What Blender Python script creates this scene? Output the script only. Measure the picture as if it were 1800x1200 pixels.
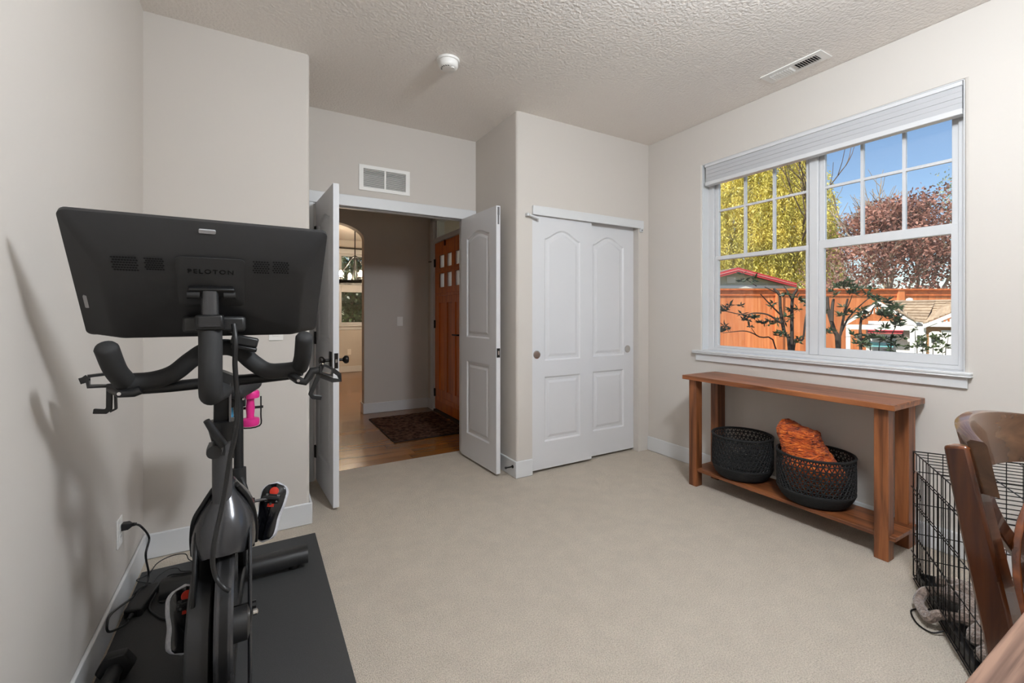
import bpy, bmesh, math, random
import numpy as np
from mathutils import Vector, Matrix

for o in list(bpy.data.objects):
    bpy.data.objects.remove(o)
scene = bpy.context.scene
COL = scene.collection

# ------------------------------------------------------------------ camera
FPX, YAW, HOR, HC = 778.6, 0.5262, 549.7, 1.232        # focal length in px of an 1800 px frame, yaw, horizon row, eye height
cam = bpy.data.cameras.new('camera')
cam.sensor_width = 36.0
cam.lens = FPX / 1800 * 36
cam.shift_y = -(600 - HOR) / 1800
cam.clip_start = 0.02
cam_o = bpy.data.objects.new('camera', cam)
cam_o.location = (0, 0, HC)
cam_o.rotation_euler = (math.pi / 2, 0, -YAW)
COL.objects.link(cam_o)
scene.camera = cam_o

# ------------------------------------------------------------------ world, sun, exposure
scene.view_settings.view_transform = 'Standard'
scene.view_settings.look = 'None'
scene.view_settings.gamma = 1
scene.view_settings.use_curve_mapping = False
scene.view_settings.exposure = 0.75
scene.cycles.diffuse_bounces = 6
LAMP_DINING = 240.0     # emission strength of the chandelier's bulbs
world = bpy.data.worlds.new('world')
scene.world = world
world.use_nodes = True
wn, wl = world.node_tree.nodes, world.node_tree.links
wn.clear()
sky = wn.new('ShaderNodeTexSky')
sky.sky_type = 'NISHITA'
sky.sun_disc = False
sky.sun_elevation = math.radians(50)
sky.sun_rotation = math.radians(-90)
sky.air_density = 1.0
sky.dust_density = 0.2
sky.ozone_density = 2.5
bg = wn.new('ShaderNodeBackground')
bg.inputs[1].default_value = 0.10
wo = wn.new('ShaderNodeOutputWorld')
wl.new(sky.outputs[0], bg.inputs[0])
wl.new(bg.outputs[0], wo.inputs[0])
sun = bpy.data.lights.new('sun', 'SUN')
sun.energy = 4.8
sun.angle = 0.009
sun.color = (1.0, 0.93, 0.82)
sun_o = bpy.data.objects.new('sun_offscreen', sun)
sun_o.rotation_euler = Vector((0.66, -0.015, -0.75)).to_track_quat('-Z', 'Y').to_euler()
sun_o.location = (-5, 0, 12)
COL.objects.link(sun_o)

# the room's ceiling lamp: mid-ceiling, above the frame (its light falls from above on sill, apron and chair)
lamp = bpy.data.lights.new('ceiling_lamp', 'POINT')
lamp.energy = 86.0
lamp.shadow_soft_size = 0.15
lamp.color = (0.86, 0.93, 1.0)
lamp_o = bpy.data.objects.new('ceiling_lamp_offscreen', lamp)
lamp_o.location = (1.29, 0.27, 2.5)
COL.objects.link(lamp_o)

# ------------------------------------------------------------------ pixel -> direction helpers (1800x1200 frame)
CT, ST = math.cos(YAW), math.sin(YAW)
RV, FV = Vector((CT, -ST, 0)), Vector((ST, CT, 0))      # right and forward of the view, level
EYE = Vector((0, 0, HC))
def ray(u, v):
    a, b = (u - 900) / FPX, -(v - HOR) / FPX
    return Vector((ST + a * CT, CT - a * ST, b))
def on_y(u, v, y):
    d = ray(u, v); return EYE + d * (y / d.y)
def on_x(u, v, x):
    d = ray(u, v); return EYE + d * (x / d.x)
def on_z(u, v, z=0.0):
    d = ray(u, v); return EYE + d * ((z - HC) / d.z)
def at_d(u, v, dep):
    return EYE + ray(u, v) * dep
def on_plane(u, v, p0, n):
    d = ray(u, v); return EYE + d * ((p0 - EYE).dot(n) / d.dot(n))

# ------------------------------------------------------------------ materials
def lin(c):
    return tuple(((x / 255) / 12.92 if x / 255 <= 0.04045 else (((x / 255) + 0.055) / 1.055) ** 2.4) for x in c)
MATS = {}
def mat(name, rgb, rough=0.5, metal=0.0, var=0.0, vscale=8.0, rgb2=None, bump=0.0, bscale=60.0, spec=0.5,
        stretch=(1, 1, 1), detail=4.0, coat=0.0, rdist=0.01, sheen=0.0, contrast=(0.3, 0.7)):
    if name in MATS: return MATS[name]
    m = bpy.data.materials.new(name); m.use_nodes = True
    nt = m.node_tree; n, l = nt.nodes, nt.links
    p = n['Principled BSDF']
    c1 = lin(rgb)
    p.inputs['Base Color'].default_value = (*c1, 1)
    p.inputs['Roughness'].default_value = rough
    p.inputs['Metallic'].default_value = metal
    p.inputs['Specular IOR Level'].default_value = spec
    p.inputs['Coat Weight'].default_value = coat
    p.inputs['Sheen Weight'].default_value = sheen
    tc = n.new('ShaderNodeTexCoord'); mp = n.new('ShaderNodeMapping')
    mp.inputs['Scale'].default_value = stretch
    l.new(tc.outputs['Object'], mp.inputs['Vector'])
    if rgb2 is not None or var:
        nz = n.new('ShaderNodeTexNoise'); nz.inputs['Scale'].default_value = vscale; nz.inputs['Detail'].default_value = detail
        l.new(mp.outputs[0], nz.inputs['Vector'])
        cr = n.new('ShaderNodeValToRGB')
        cr.color_ramp.elements[0].position, cr.color_ramp.elements[1].position = contrast
        ca = lin(rgb2) if rgb2 is not None else tuple(x * (1 - var) for x in c1)
        cr.color_ramp.elements[0].color = (*ca, 1)
        cr.color_ramp.elements[1].color = (*c1, 1)
        l.new(nz.outputs['Fac'], cr.inputs[0]); l.new(cr.outputs[0], p.inputs['Base Color'])
    if bump:
        nb = n.new('ShaderNodeTexNoise'); nb.inputs['Scale'].default_value = bscale; nb.inputs['Detail'].default_value = 3
        l.new(mp.outputs[0], nb.inputs['Vector'])
        b = n.new('ShaderNodeBump'); b.inputs['Strength'].default_value = bump; b.inputs['Distance'].default_value = rdist
        l.new(nb.outputs['Fac'], b.inputs['Height']); l.new(b.outputs[0], p.inputs['Normal'])
    MATS[name] = m
    return m
def emit(name, rgb, s):
    m = bpy.data.materials.new(name); m.use_nodes = True
    p = m.node_tree.nodes['Principled BSDF']
    p.inputs['Base Color'].default_value = (0.9, 0.9, 0.9, 1)
    p.inputs['Emission Color'].default_value = (*lin(rgb), 1); p.inputs['Emission Strength'].default_value = s
    MATS[name] = m; return m
def glass(name, tint=(1, 1, 1), gloss=0.06):
    m = bpy.data.materials.new(name); m.use_nodes = True
    nt = m.node_tree; n, l = nt.nodes, nt.links; n.clear()
    out = n.new('ShaderNodeOutputMaterial'); tr = n.new('ShaderNodeBsdfTransparent'); gl = n.new('ShaderNodeBsdfGlossy')
    tr.inputs[0].default_value = (*tint, 1); gl.inputs['Roughness'].default_value = 0.02
    mx = n.new('ShaderNodeMixShader'); mx.inputs[0].default_value = gloss
    l.new(tr.outputs[0], mx.inputs[1]); l.new(gl.outputs[0], mx.inputs[2]); l.new(mx.outputs[0], out.inputs[0])
    MATS[name] = m; return m
def leafmat(name, rgb, rgb2, trans=0.35, rough=0.5, scale=3.0):
    m = bpy.data.materials.new(name); m.use_nodes = True
    nt = m.node_tree; n, l = nt.nodes, nt.links; n.clear()
    out = n.new('ShaderNodeOutputMaterial'); df = n.new('ShaderNodeBsdfPrincipled'); tl = n.new('ShaderNodeBsdfTranslucent')
    df.inputs['Roughness'].default_value = rough
    tc = n.new('ShaderNodeTexCoord'); nz = n.new('ShaderNodeTexNoise'); nz.inputs['Scale'].default_value = scale; nz.inputs['Detail'].default_value = 6
    l.new(tc.outputs['Object'], nz.inputs['Vector'])
    cr = n.new('ShaderNodeValToRGB'); cr.color_ramp.elements[0].position = 0.35; cr.color_ramp.elements[1].position = 0.65
    cr.color_ramp.elements[0].color = (*lin(rgb2), 1); cr.color_ramp.elements[1].color = (*lin(rgb), 1)
    l.new(nz.outputs['Fac'], cr.inputs[0]); l.new(cr.outputs[0], df.inputs['Base Color']); l.new(cr.outputs[0], tl.inputs['Color'])
    mx = n.new('ShaderNodeMixShader'); mx.inputs[0].default_value = trans
    l.new(df.outputs[0], mx.inputs[1]); l.new(tl.outputs[0], mx.inputs[2]); l.new(mx.outputs[0], out.inputs[0])
    MATS[name] = m; return m

def wood(name, dark, light, axis, rough=0.4, scale=6.0, stretch=14.0, coat=0.0, rings=0.0):
    """streaky grain running along world/object axis 0, 1 or 2"""
    if name in MATS: return MATS[name]
    m = bpy.data.materials.new(name); m.use_nodes = True
    nt = m.node_tree; n, l = nt.nodes, nt.links; p = n['Principled BSDF']
    p.inputs['Roughness'].default_value = rough; p.inputs['Coat Weight'].default_value = coat
    tc = n.new('ShaderNodeTexCoord'); mp = n.new('ShaderNodeMapping')
    s = [stretch] * 3; s[axis] = 1.0
    mp.inputs['Scale'].default_value = s
    l.new(tc.outputs['Object'], mp.inputs['Vector'])
    oi = n.new('ShaderNodeObjectInfo'); ad = n.new('ShaderNodeVectorMath'); ad.operation = 'MULTIPLY_ADD'
    cb = n.new('ShaderNodeCombineXYZ')
    for k in range(3): l.new(oi.outputs['Random'], cb.inputs[k])
    ad.inputs[1].default_value = (37, 23, 51)
    l.new(cb.outputs[0], ad.inputs[0]); l.new(mp.outputs[0], ad.inputs[2])
    nz = n.new('ShaderNodeTexNoise'); nz.inputs['Scale'].default_value = scale / 4; nz.inputs['Detail'].default_value = 6
    nz.inputs['Distortion'].default_value = 0.6
    l.new(ad.outputs[0], nz.inputs['Vector'])
    cr = n.new('ShaderNodeValToRGB'); cr.color_ramp.elements[0].position = 0.32; cr.color_ramp.elements[1].position = 0.68
    cr.color_ramp.elements[0].color = (*lin(dark), 1); cr.color_ramp.elements[1].color = (*lin(light), 1)
    l.new(nz.outputs['Fac'], cr.inputs[0])
    hs = n.new('ShaderNodeHueSaturation'); mr = n.new('ShaderNodeMapRange')
    mr.inputs['To Min'].default_value = 0.85; mr.inputs['To Max'].default_value = 1.12
    l.new(oi.outputs['Random'], mr.inputs['Value']); l.new(mr.outputs[0], hs.inputs['Value'])
    l.new(cr.outputs[0], hs.inputs['Color']); l.new(hs.outputs[0], p.inputs['Base Color'])
    b = n.new('ShaderNodeBump'); b.inputs['Strength'].default_value = 0.15; b.inputs['Distance'].default_value = 0.002
    l.new(nz.outputs['Fac'], b.inputs['Height']); l.new(b.outputs[0], p.inputs['Normal'])
    MATS[name] = m; return m

# ------------------------------------------------------------------ mesh builder (world coordinates)
ORG = {}                                # world origin of every object that has been built
class MB:
    def __init__(self, T=None):
        self.v, self.f, self.T = [], [], T
    def add(self, vs, fs):
        b = len(self.v)
        if self.T is not None: vs = [self.T @ Vector(p) for p in vs]
        self.v.extend([tuple(p) for p in vs]); self.f.extend([tuple(b + i for i in f) for f in fs]); return self
    def box(self, a, b):
        (x0, y0, z0), (x1, y1, z1) = a, b
        return self.add([(x0, y0, z0), (x1, y0, z0), (x1, y1, z0), (x0, y1, z0), (x0, y0, z1), (x1, y0, z1), (x1, y1, z1), (x0, y1, z1)],
                        [(0, 3, 2, 1), (4, 5, 6, 7), (0, 1, 5, 4), (1, 2, 6, 5), (2, 3, 7, 6), (3, 0, 4, 7)])
    def loft(self, rings, cap=True, closed=True):
        n = len(rings[0]); vs = [p for r in rings for p in r]; fs = []
        for i in range(len(rings) - 1):
            for j in range(n if closed else n - 1):
                k = (j + 1) % n
                fs.append((i * n + j, i * n + k, (i + 1) * n + k, (i + 1) * n + j))
        if cap:
            fs.append(tuple(range(n - 1, -1, -1))); fs.append(tuple((len(rings) - 1) * n + j for j in range(n)))
        return self.add(vs, fs)
    def tube(self, path, r, sides=8, cap=True, flat=None):
        """round tube along a path; r is a number or a list; flat=(w,h,up) gives a rectangular bar instead"""
        P = [Vector(p) for p in path]; rings = []
        R = r if isinstance(r, (list, tuple)) else [r] * len(P)
        t0 = (P[1] - P[0]).normalized()
        ref = Vector((0, 0, 1)) if abs(t0.z) < 0.9 else Vector((1, 0, 0))
        if flat: ref = Vector(flat[2])
        nrm = (ref - t0 * ref.dot(t0)).normalized()
        for i, p in enumerate(P):
            t = ((P[i + 1] - p) if i < len(P) - 1 else (p - P[i - 1])).normalized()
            if 0 < i < len(P) - 1: t = ((P[i + 1] - p).normalized() + (p - P[i - 1]).normalized()).normalized()
            base = ref if flat else nrm
            nn = base - t * base.dot(t)
            nrm = nn.normalized() if nn.length > 1e-6 else nrm
            bi = t.cross(nrm)
            if flat:
                w, h = flat[0] / 2 * R[i], flat[1] / 2 * R[i]
                rings.append([p + bi * sx * w + nrm * sz * h for sx, sz in ((-1, -1), (1, -1), (1, 1), (-1, 1))])
            else:
                rings.append([p + (nrm * math.cos(2 * math.pi * k / sides) + bi * math.sin(2 * math.pi * k / sides)) * R[i] for k in range(sides)])
        return self.loft(rings, cap)
    def lathe(self, prof, c=(0, 0, 0), axis='z', n=32, cap=True):
        """prof: list of (radius, height)"""
        c = Vector(c); rings = []
        for r, h in prof:
            ring = []
            for k in range(n):
                a = 2 * math.pi * k / n; x, y = r * math.cos(a), r * math.sin(a)
                ring.append(c + Vector({'z': (x, y, h), 'x': (h, x, y), 'y': (y, h, x)}[axis]))
            rings.append(ring)
        return self.loft(rings, cap)
    def prism(self, poly, ext, origin=(0, 0, 0), ax=(1, 0, 0), ay=(0, 0, 1), an=(0, 1, 0)):
        o, ax, ay, an = Vector(origin), Vector(ax), Vector(ay), Vector(an)
        a = [o + ax * x + ay * y for x, y in poly]; b = [p + an * ext for p in a]
        return self.loft([a, b])
    def ring(self, axis, t0, t1, outer, inner):
        """rectangular frame without overlaps: axis is the thin direction, outer and inner are (a0, a1, b0, b1)"""
        R4 = lambda q: [(q[0], q[2]), (q[1], q[2]), (q[1], q[3]), (q[0], q[3])]
        put = {'x': lambda t, a, b: (t, a, b), 'y': lambda t, a, b: (a, t, b), 'z': lambda t, a, b: (a, b, t)}[axis]
        V = [put(t, a, b) for t in (t0, t1) for P_ in (R4(outer), R4(inner)) for a, b in P_]; F = []
        for k in range(4):
            n = (k + 1) % 4
            F += [(k, n, 4 + n, 4 + k), (8 + k, 12 + k, 12 + n, 8 + n), (4 + k, 4 + n, 12 + n, 12 + k), (k, 8 + k, 8 + n, n)]
        return self.add(V, F)
    def build(self, name, m, parent=None, smooth=False, bevel=0.0, seg=2, kind=None, label=None, sub=0, autosm=None):
        org = ORG[parent.name] if parent is not None else Vector((0, 0, 0))
        me = bpy.data.meshes.new(name)
        A = [(p[0] - org.x, p[1] - org.y, p[2] - org.z) for p in self.v]
        me.from_pydata(A, [], self.f)
        bm = bmesh.new(); bm.from_mesh(me); bmesh.ops.recalc_face_normals(bm, faces=bm.faces); bm.to_mesh(me); bm.free()
        me.materials.append(MATS[m] if isinstance(m, str) else m)
        if smooth:
            me.polygons.foreach_set('use_smooth', [True] * len(me.polygons))
            me.set_sharp_from_angle(angle=math.radians(autosm or 40))
        o = bpy.data.objects.new(name, me); COL.objects.link(o)
        if parent is not None: o.parent = parent
        ORG[o.name] = org
        if bevel:
            bv = o.modifiers.new('bevel', 'BEVEL'); bv.width = bevel; bv.segments = seg; bv.limit_method = 'ANGLE'; bv.angle_limit = math.radians(35)
            if not smooth:
                me.polygons.foreach_set('use_smooth', [True] * len(me.polygons)); me.set_sharp_from_angle(angle=math.radians(35))
        if sub:
            s = o.modifiers.new('sub', 'SUBSURF'); s.levels = s.render_levels = sub
        if kind: o['kind'] = kind
        if label: o['label'] = label
        return o
def root(name, label, cat, loc, group=None):
    e = bpy.data.objects.new(name, None); e.empty_display_size = 0.1; COL.objects.link(e)
    e.location = loc; ORG[e.name] = Vector(loc)
    e['label'] = label; e['category'] = cat
    if group: e['group'] = group
    return e
def struct(name, mb, m, bevel=0.0, seg=2):
    o = mb.build(name, m, None, bevel=bevel, seg=seg); o['kind'] = 'structure'; return o
def tag(o, label, cat, group=None):
    o['label'] = label; o['category'] = cat
    if group: o['group'] = group
    return o
def inst(src, off, parent=None, rot=None):
    """a copy of a part, sharing its mesh, moved by off"""
    c = src.copy(); COL.objects.link(c); c.location = src.location + Vector(off)
    if rot is not None: c.rotation_euler = rot
    c.parent = parent if parent is not None else src.parent
    ORG[c.name] = ORG[src.name]
    return c
def curve(pts, n=8):
    """Catmull-Rom through the points"""
    P = [Vector(p) for p in pts]; P = [P[0] * 2 - P[1]] + P + [P[-1] * 2 - P[-2]]; out = []
    for i in range(1, len(P) - 2):
        for k in range(n):
            t = k / n
            out.append(0.5 * ((2 * P[i]) + (P[i + 1] - P[i - 1]) * t + (2 * P[i - 1] - 5 * P[i] + 4 * P[i + 1] - P[i + 2]) * t * t
                              + (3 * P[i] - P[i - 1] - 3 * P[i + 1] + P[i + 2]) * t ** 3))
    out.append(P[-2]); return out
rng = random.Random(7)

# ------------------------------------------------------------------ palette
mat('wall_paint', (203, 197, 190), 0.75, bump=0.05, bscale=180, rdist=0.002, spec=0.25)
mat('ceiling_paint', (233, 227, 221), 0.85, bump=0.75, bscale=62, rdist=0.008, spec=0.2)
mat('white_trim', (212, 213, 214), 0.38, spec=0.4)
mat('door_white', (212, 212, 214), 0.42, bump=0.10, bscale=30, stretch=(8, 8, 0.6), rdist=0.002, spec=0.4)
mat('vinyl', (208, 208, 209), 0.35)
mat('carpet', (242, 230, 214), 0.98, rgb2=(202, 187, 168), vscale=200, bump=0.9, bscale=260, rdist=0.02, spec=0.05, detail=5, contrast=(0.25, 0.6))
mat('black_plastic', (30, 30, 31), 0.42)
mat('black_foam', (38, 38, 39), 0.75, bump=0.1, bscale=300, rdist=0.001)
mat('black_metal', (26, 26, 27), 0.36, metal=0.3)
mat('screen_shell', (40, 40, 41), 0.55, var=0.12, vscale=9)
mat('gloss_grey', (78, 78, 80), 0.22, metal=0.6)
mat('satin_grey', (66, 66, 68), 0.32)
mat('grey_metal', (120, 120, 122), 0.3, metal=0.9)
mat('chrome', (215, 215, 215), 0.15, metal=1.0)
mat('mat_rubber', (62, 62, 62), 0.72, bump=0.25, bscale=420, rdist=0.002, var=0.25, vscale=300)
mat('bronze', (34, 30, 28), 0.35, metal=0.6)
wood('table_wood_long', (82, 44, 24), (158, 96, 56), 1, 0.38, scale=8)
wood('table_wood_up', (82, 44, 24), (154, 94, 54), 2, 0.42, scale=8)
wood('foyer_wood', (118, 72, 26), (150, 96, 40), 0, 0.24, scale=4, stretch=9, coat=0.2)
wood('front_door_wood', (196, 92, 14), (226, 126, 36), 2, 0.35, coat=0.3)
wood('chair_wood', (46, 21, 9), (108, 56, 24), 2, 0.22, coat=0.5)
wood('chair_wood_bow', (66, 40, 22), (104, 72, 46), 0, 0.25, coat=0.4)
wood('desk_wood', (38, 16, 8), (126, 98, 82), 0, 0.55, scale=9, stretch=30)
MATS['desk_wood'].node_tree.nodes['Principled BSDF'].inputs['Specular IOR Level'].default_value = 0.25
wood('fence_wood', (212, 116, 62), (238, 152, 96), 2, 0.7, scale=4)
glass('window_glass', (0.97, 0.98, 0.98), 0.05)

def mottle(m, scale, lo, hi):
    """soft large patches of uneven tone multiplied into a material's colour"""
    nt = MATS[m].node_tree; n, l = nt.nodes, nt.links; p = n['Principled BSDF']; src = p.inputs['Base Color'].links[0].from_socket
    tc = n.new('ShaderNodeTexCoord'); nz = n.new('ShaderNodeTexNoise'); nz.inputs['Scale'].default_value = scale; nz.inputs['Detail'].default_value = 6; nz.inputs['Roughness'].default_value = .65
    mr = n.new('ShaderNodeMapRange'); mr.inputs['From Min'].default_value = .35; mr.inputs['From Max'].default_value = .65; mr.inputs['To Min'].default_value = lo; mr.inputs['To Max'].default_value = hi
    mx = n.new('ShaderNodeVectorMath'); mx.operation = 'SCALE'
    l.new(tc.outputs['Object'], nz.inputs['Vector']); l.new(nz.outputs['Fac'], mr.inputs['Value']); l.new(src, mx.inputs[0]); l.new(mr.outputs[0], mx.inputs['Scale']); l.new(mx.outputs[0], p.inputs['Base Color'])
mottle('carpet', 9.0, .955, 1.035)

# ================================================================== room shell
XL, XR, Y1, Y2, XB, XC, H, YB = -0.482, 3.069, 2.837, 3.543, 0.278, 1.688, 2.74, -2.3
YF, XF, YD = 5.57, 1.965, 9.67           # foyer back wall, front-door wall, dining room wall
TH = 0.13

struct('floor', MB().box((XL - .1, YB - .1, -.06), (XR + .1, Y1, 0)).box((XB - .02, Y1, -.06), (XR + .1, Y2 + .118, 0)), 'carpet')
CVX0, CVX1, CVY0, CVY1 = 2.83, 2.90, 1.345, 1.615          # duct opening in the ceiling
GVX0, GVX1, GVZ0, GVZ1 = .727, 1.059, 2.21, 2.351          # return-air opening over the doorway
struct('ceiling', MB().ring('z', H, H + .12, (-3.4, XR + .13, YB - .12, Y2 + .05), (CVX0, CVX1, CVY0, CVY1)).box((-3.4, Y2 + .05, H), (3.3, YD + .13, H + .12)), 'ceiling_paint')
struct('wall_left', MB().box((XL - TH, YB, 0), (XL, Y1 + .01, H)), 'wall_paint')
# block beside the doorway, bull-nosed at its free corner
def plan_prism(pts, z0=0, z1=H):
    return MB().prism([(p[0], p[1]) for p in pts], z1 - z0, (0, 0, z0), (1, 0, 0), (0, 1, 0), (0, 0, 1))
def nose(cx, cy, r, a0, a1, n=6):
    return [(cx + r * math.cos(math.radians(a0 + (a1 - a0) * k / n)), cy + r * math.sin(math.radians(a0 + (a1 - a0) * k / n))) for k in range(n + 1)]
RN = 0.022
o = plan_prism([(XL - TH, Y1)] + nose(XB - RN, Y1 + RN, RN, -90, 0) + [(XB, Y2 + .115), (XL - TH, Y2 + .115)]).build('wall_front_left', 'wall_paint', smooth=True); o['kind'] = 'structure'
# wall with the double doorway
DX0, DX1, DZ = 0.385, 1.581, 2.05
struct('wall_front_recess', MB().box((XB - .01, Y2, 0), (DX0 - .018, Y2 + .115, H)).box((DX1 + .018, Y2, 0), (XC + .12, Y2 + .115, H))
       .ring('y', Y2, Y2 + .115, (DX0 - .018, DX1 + .018, DZ + .018, H), (GVX0, GVX1, GVZ0, GVZ1)), 'wall_paint')
# closet walls
CX0, CX1, CZ = 1.826, 2.945, 2.045
mbw = plan_prism(nose(XC + RN, Y1 + RN, RN, 270, 180) + [(XC, Y2 + .05), (XC + .12, Y2 + .05), (XC + .12, Y1 + .12), (CX0, Y1 + .12), (CX0, Y1)])
mbw.box((CX1, Y1, 0), (XR + .02, Y1 + .12, H)).box((CX0, Y1, CZ), (CX1, Y1 + .12, H))
o = mbw.build('wall_front_right', 'wall_paint', smooth=True); o['kind'] = 'structure'
struct('wall_closet_inside', MB().box((XC + .12, Y2 + .0, 0), (XR + .05, Y2 + .05, H)), 'wall_paint')
# window wall
WY0, WY1, WZ0, WZ1 = 0.78, 2.287, 0.935, 2.406
def wall_with_hole(name, x0, x1, outer, hole, m, bevel):
    """slab between planes x0 and x1 with a rectangular opening; outer and hole are (y0, y1, z0, z1)"""
    mb = MB(); O = [(outer[0], outer[2]), (outer[1], outer[2]), (outer[1], outer[3]), (outer[0], outer[3])]; I = [(hole[0], hole[2]), (hole[1], hole[2]), (hole[1], hole[3]), (hole[0], hole[3])]
    V = [(x, y, z) for x in (x0, x1) for P_ in (O, I) for y, z in P_]
    F = []
    for k in range(4):
        n = (k + 1) % 4
        F += [(k, n, 4 + n, 4 + k), (8 + k, 12 + k, 12 + n, 8 + n), (4 + k, 4 + n, 12 + n, 12 + k), (k, 8 + k, 8 + n, n)]
    mb.add(V, F); return struct(name, mb, m, bevel, 3)
wall_with_hole('wall_right', XR, XR + .15, (YB, Y2 + .1, 0, H), (WY0, WY1, WZ0, WZ1), 'wall_paint', .012)
# wall behind the camera
struct('wall_back', MB().box((XL - TH, YB - .13, 0), (XR + .15, YB, H)), 'wall_paint')

# ------------------------------------------------------------------ foyer and dining room shell
struct('floor_foyer', MB().box((-3.3, Y2 + .118, -.08), (XF + .05, 5.597, -.016)).box((-3.3, 5.5975, -.08), (3.3, YD + .1, 0)), 'foyer_wood')
FL = bpy.data.objects['floor_foyer']
pm, rows = 0.129, 15
for r in range(rows):
    ya = Y2 + .12 + r * pm; x = -0.6 + rng.uniform(-.5, 0)
    while x < XF:
        xe = min(x + rng.choice((0.9, 1.2, 1.4)), XF + .02)
        if xe > 0.2:
            MB().box((x + .001, ya + .0008, -.016), (xe - .001, ya + pm - .0008, 0)).build('plank', 'foyer_wood', FL)
        x = xe
AX, AR0, AR1, ASP = 0.74, 0.412, 0.30, 2.124
arch = [(AX + AR0 * math.cos(math.pi * k / 24), ASP + 0.19 * math.sin(math.pi * k / 24)) for k in range(25)]
mba = MB().box((AX + AR0, YF, 0), (XF + .1, YF + .13, H)).box((-3.3, YF, 0), (AX - AR0, YF + .13, H))
for k in range(24):
    (xa, za), (xb, zb) = arch[k], arch[k + 1]
    mba.add([(xa, YF, za), (xb, YF, zb), (xb, YF, H), (xa, YF, H), (xa, YF + .13, za), (xb, YF + .13, zb), (xb, YF + .13, H), (xa, YF + .13, H)],
            [(0, 1, 2, 3), (7, 6, 5, 4), (0, 4, 5, 1), (2, 6, 7, 3)])
struct('wall_foyer', mba, 'wall_paint')
# front-door wall with door and transom openings
FY0, FY1, FZ = 4.43, 5.345, 2.105
struct('wall_entry', MB().box((XF, FY1 + .02, 0), (XF + .14, YF + .1, H)).box((XF, Y2 + .05, 0), (XF + .14, FY0 - .02, H))
       .box((XF, FY0 - .02, 2.42), (XF + .14, FY1 + .02, H)), 'wall_paint')
struct('wall_hall_left', MB().box((-3.4, Y2 + .1, 0), (-3.3, YD + .1, H)).box((-3.3, Y2 + .02, 0), (XL - TH, Y2 + .115, H)), 'wall_paint')
struct('wall_dining_right', MB().box((3.2, YF + .13, 0), (3.3, YD + .1, H)).box((XF + .1, YF, 0), (3.3, YF + .13, H)), 'wall_paint')
QX0, QX1, QZ0, QZ1 = 1.50, 2.45, 0.98, 2.46
struct('wall_dining', MB().box((-3.3, YD, 0), (QX0, YD + .13, H)).box((QX1, YD, 0), (3.3, YD + .13, H))
       .box((QX0, YD, 0), (QX1, YD + .13, QZ0)).box((QX0, YD, QZ1), (QX1, YD + .13, H)), 'wall_paint')

# ------------------------------------------------------------------ baseboards
BH, BT = 0.126, 0.014
def bboard(name, segs):
    mb = MB()
    for (x0, y0, x1, y1) in segs:
        mb.box((min(x0, x1), min(y0, y1), 0), (max(x0, x1), max(y0, y1), BH))
    return struct(name, mb, 'white_trim', bevel=0.006)
bboard('baseboard_left', [(XL, YB, XL + BT, Y1)])
bboard('baseboard_front_left', [(XL + BT, Y1 - BT, XB + BT, Y1), (XB, Y1, XB + BT, Y2 - .02)])
bboard('baseboard_front_right', [(XC - BT, Y1 - BT, CX0 - .002, Y1), (XC - BT, Y1, XC, Y2 - .02)])
bboard('baseboard_right', [(XR - BT, YB, XR, Y1)])
bboard('baseboard_foyer', [(AX + AR0 - BT, YF - BT, XF, YF), (AX + AR0 - BT, YF, AX + AR0, YF + .144), (XF - BT, FY1 + .096, XF, YF - BT)])
bboard('baseboard_dining', [(-3.3, YD - BT, 3.2, YD)])

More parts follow.
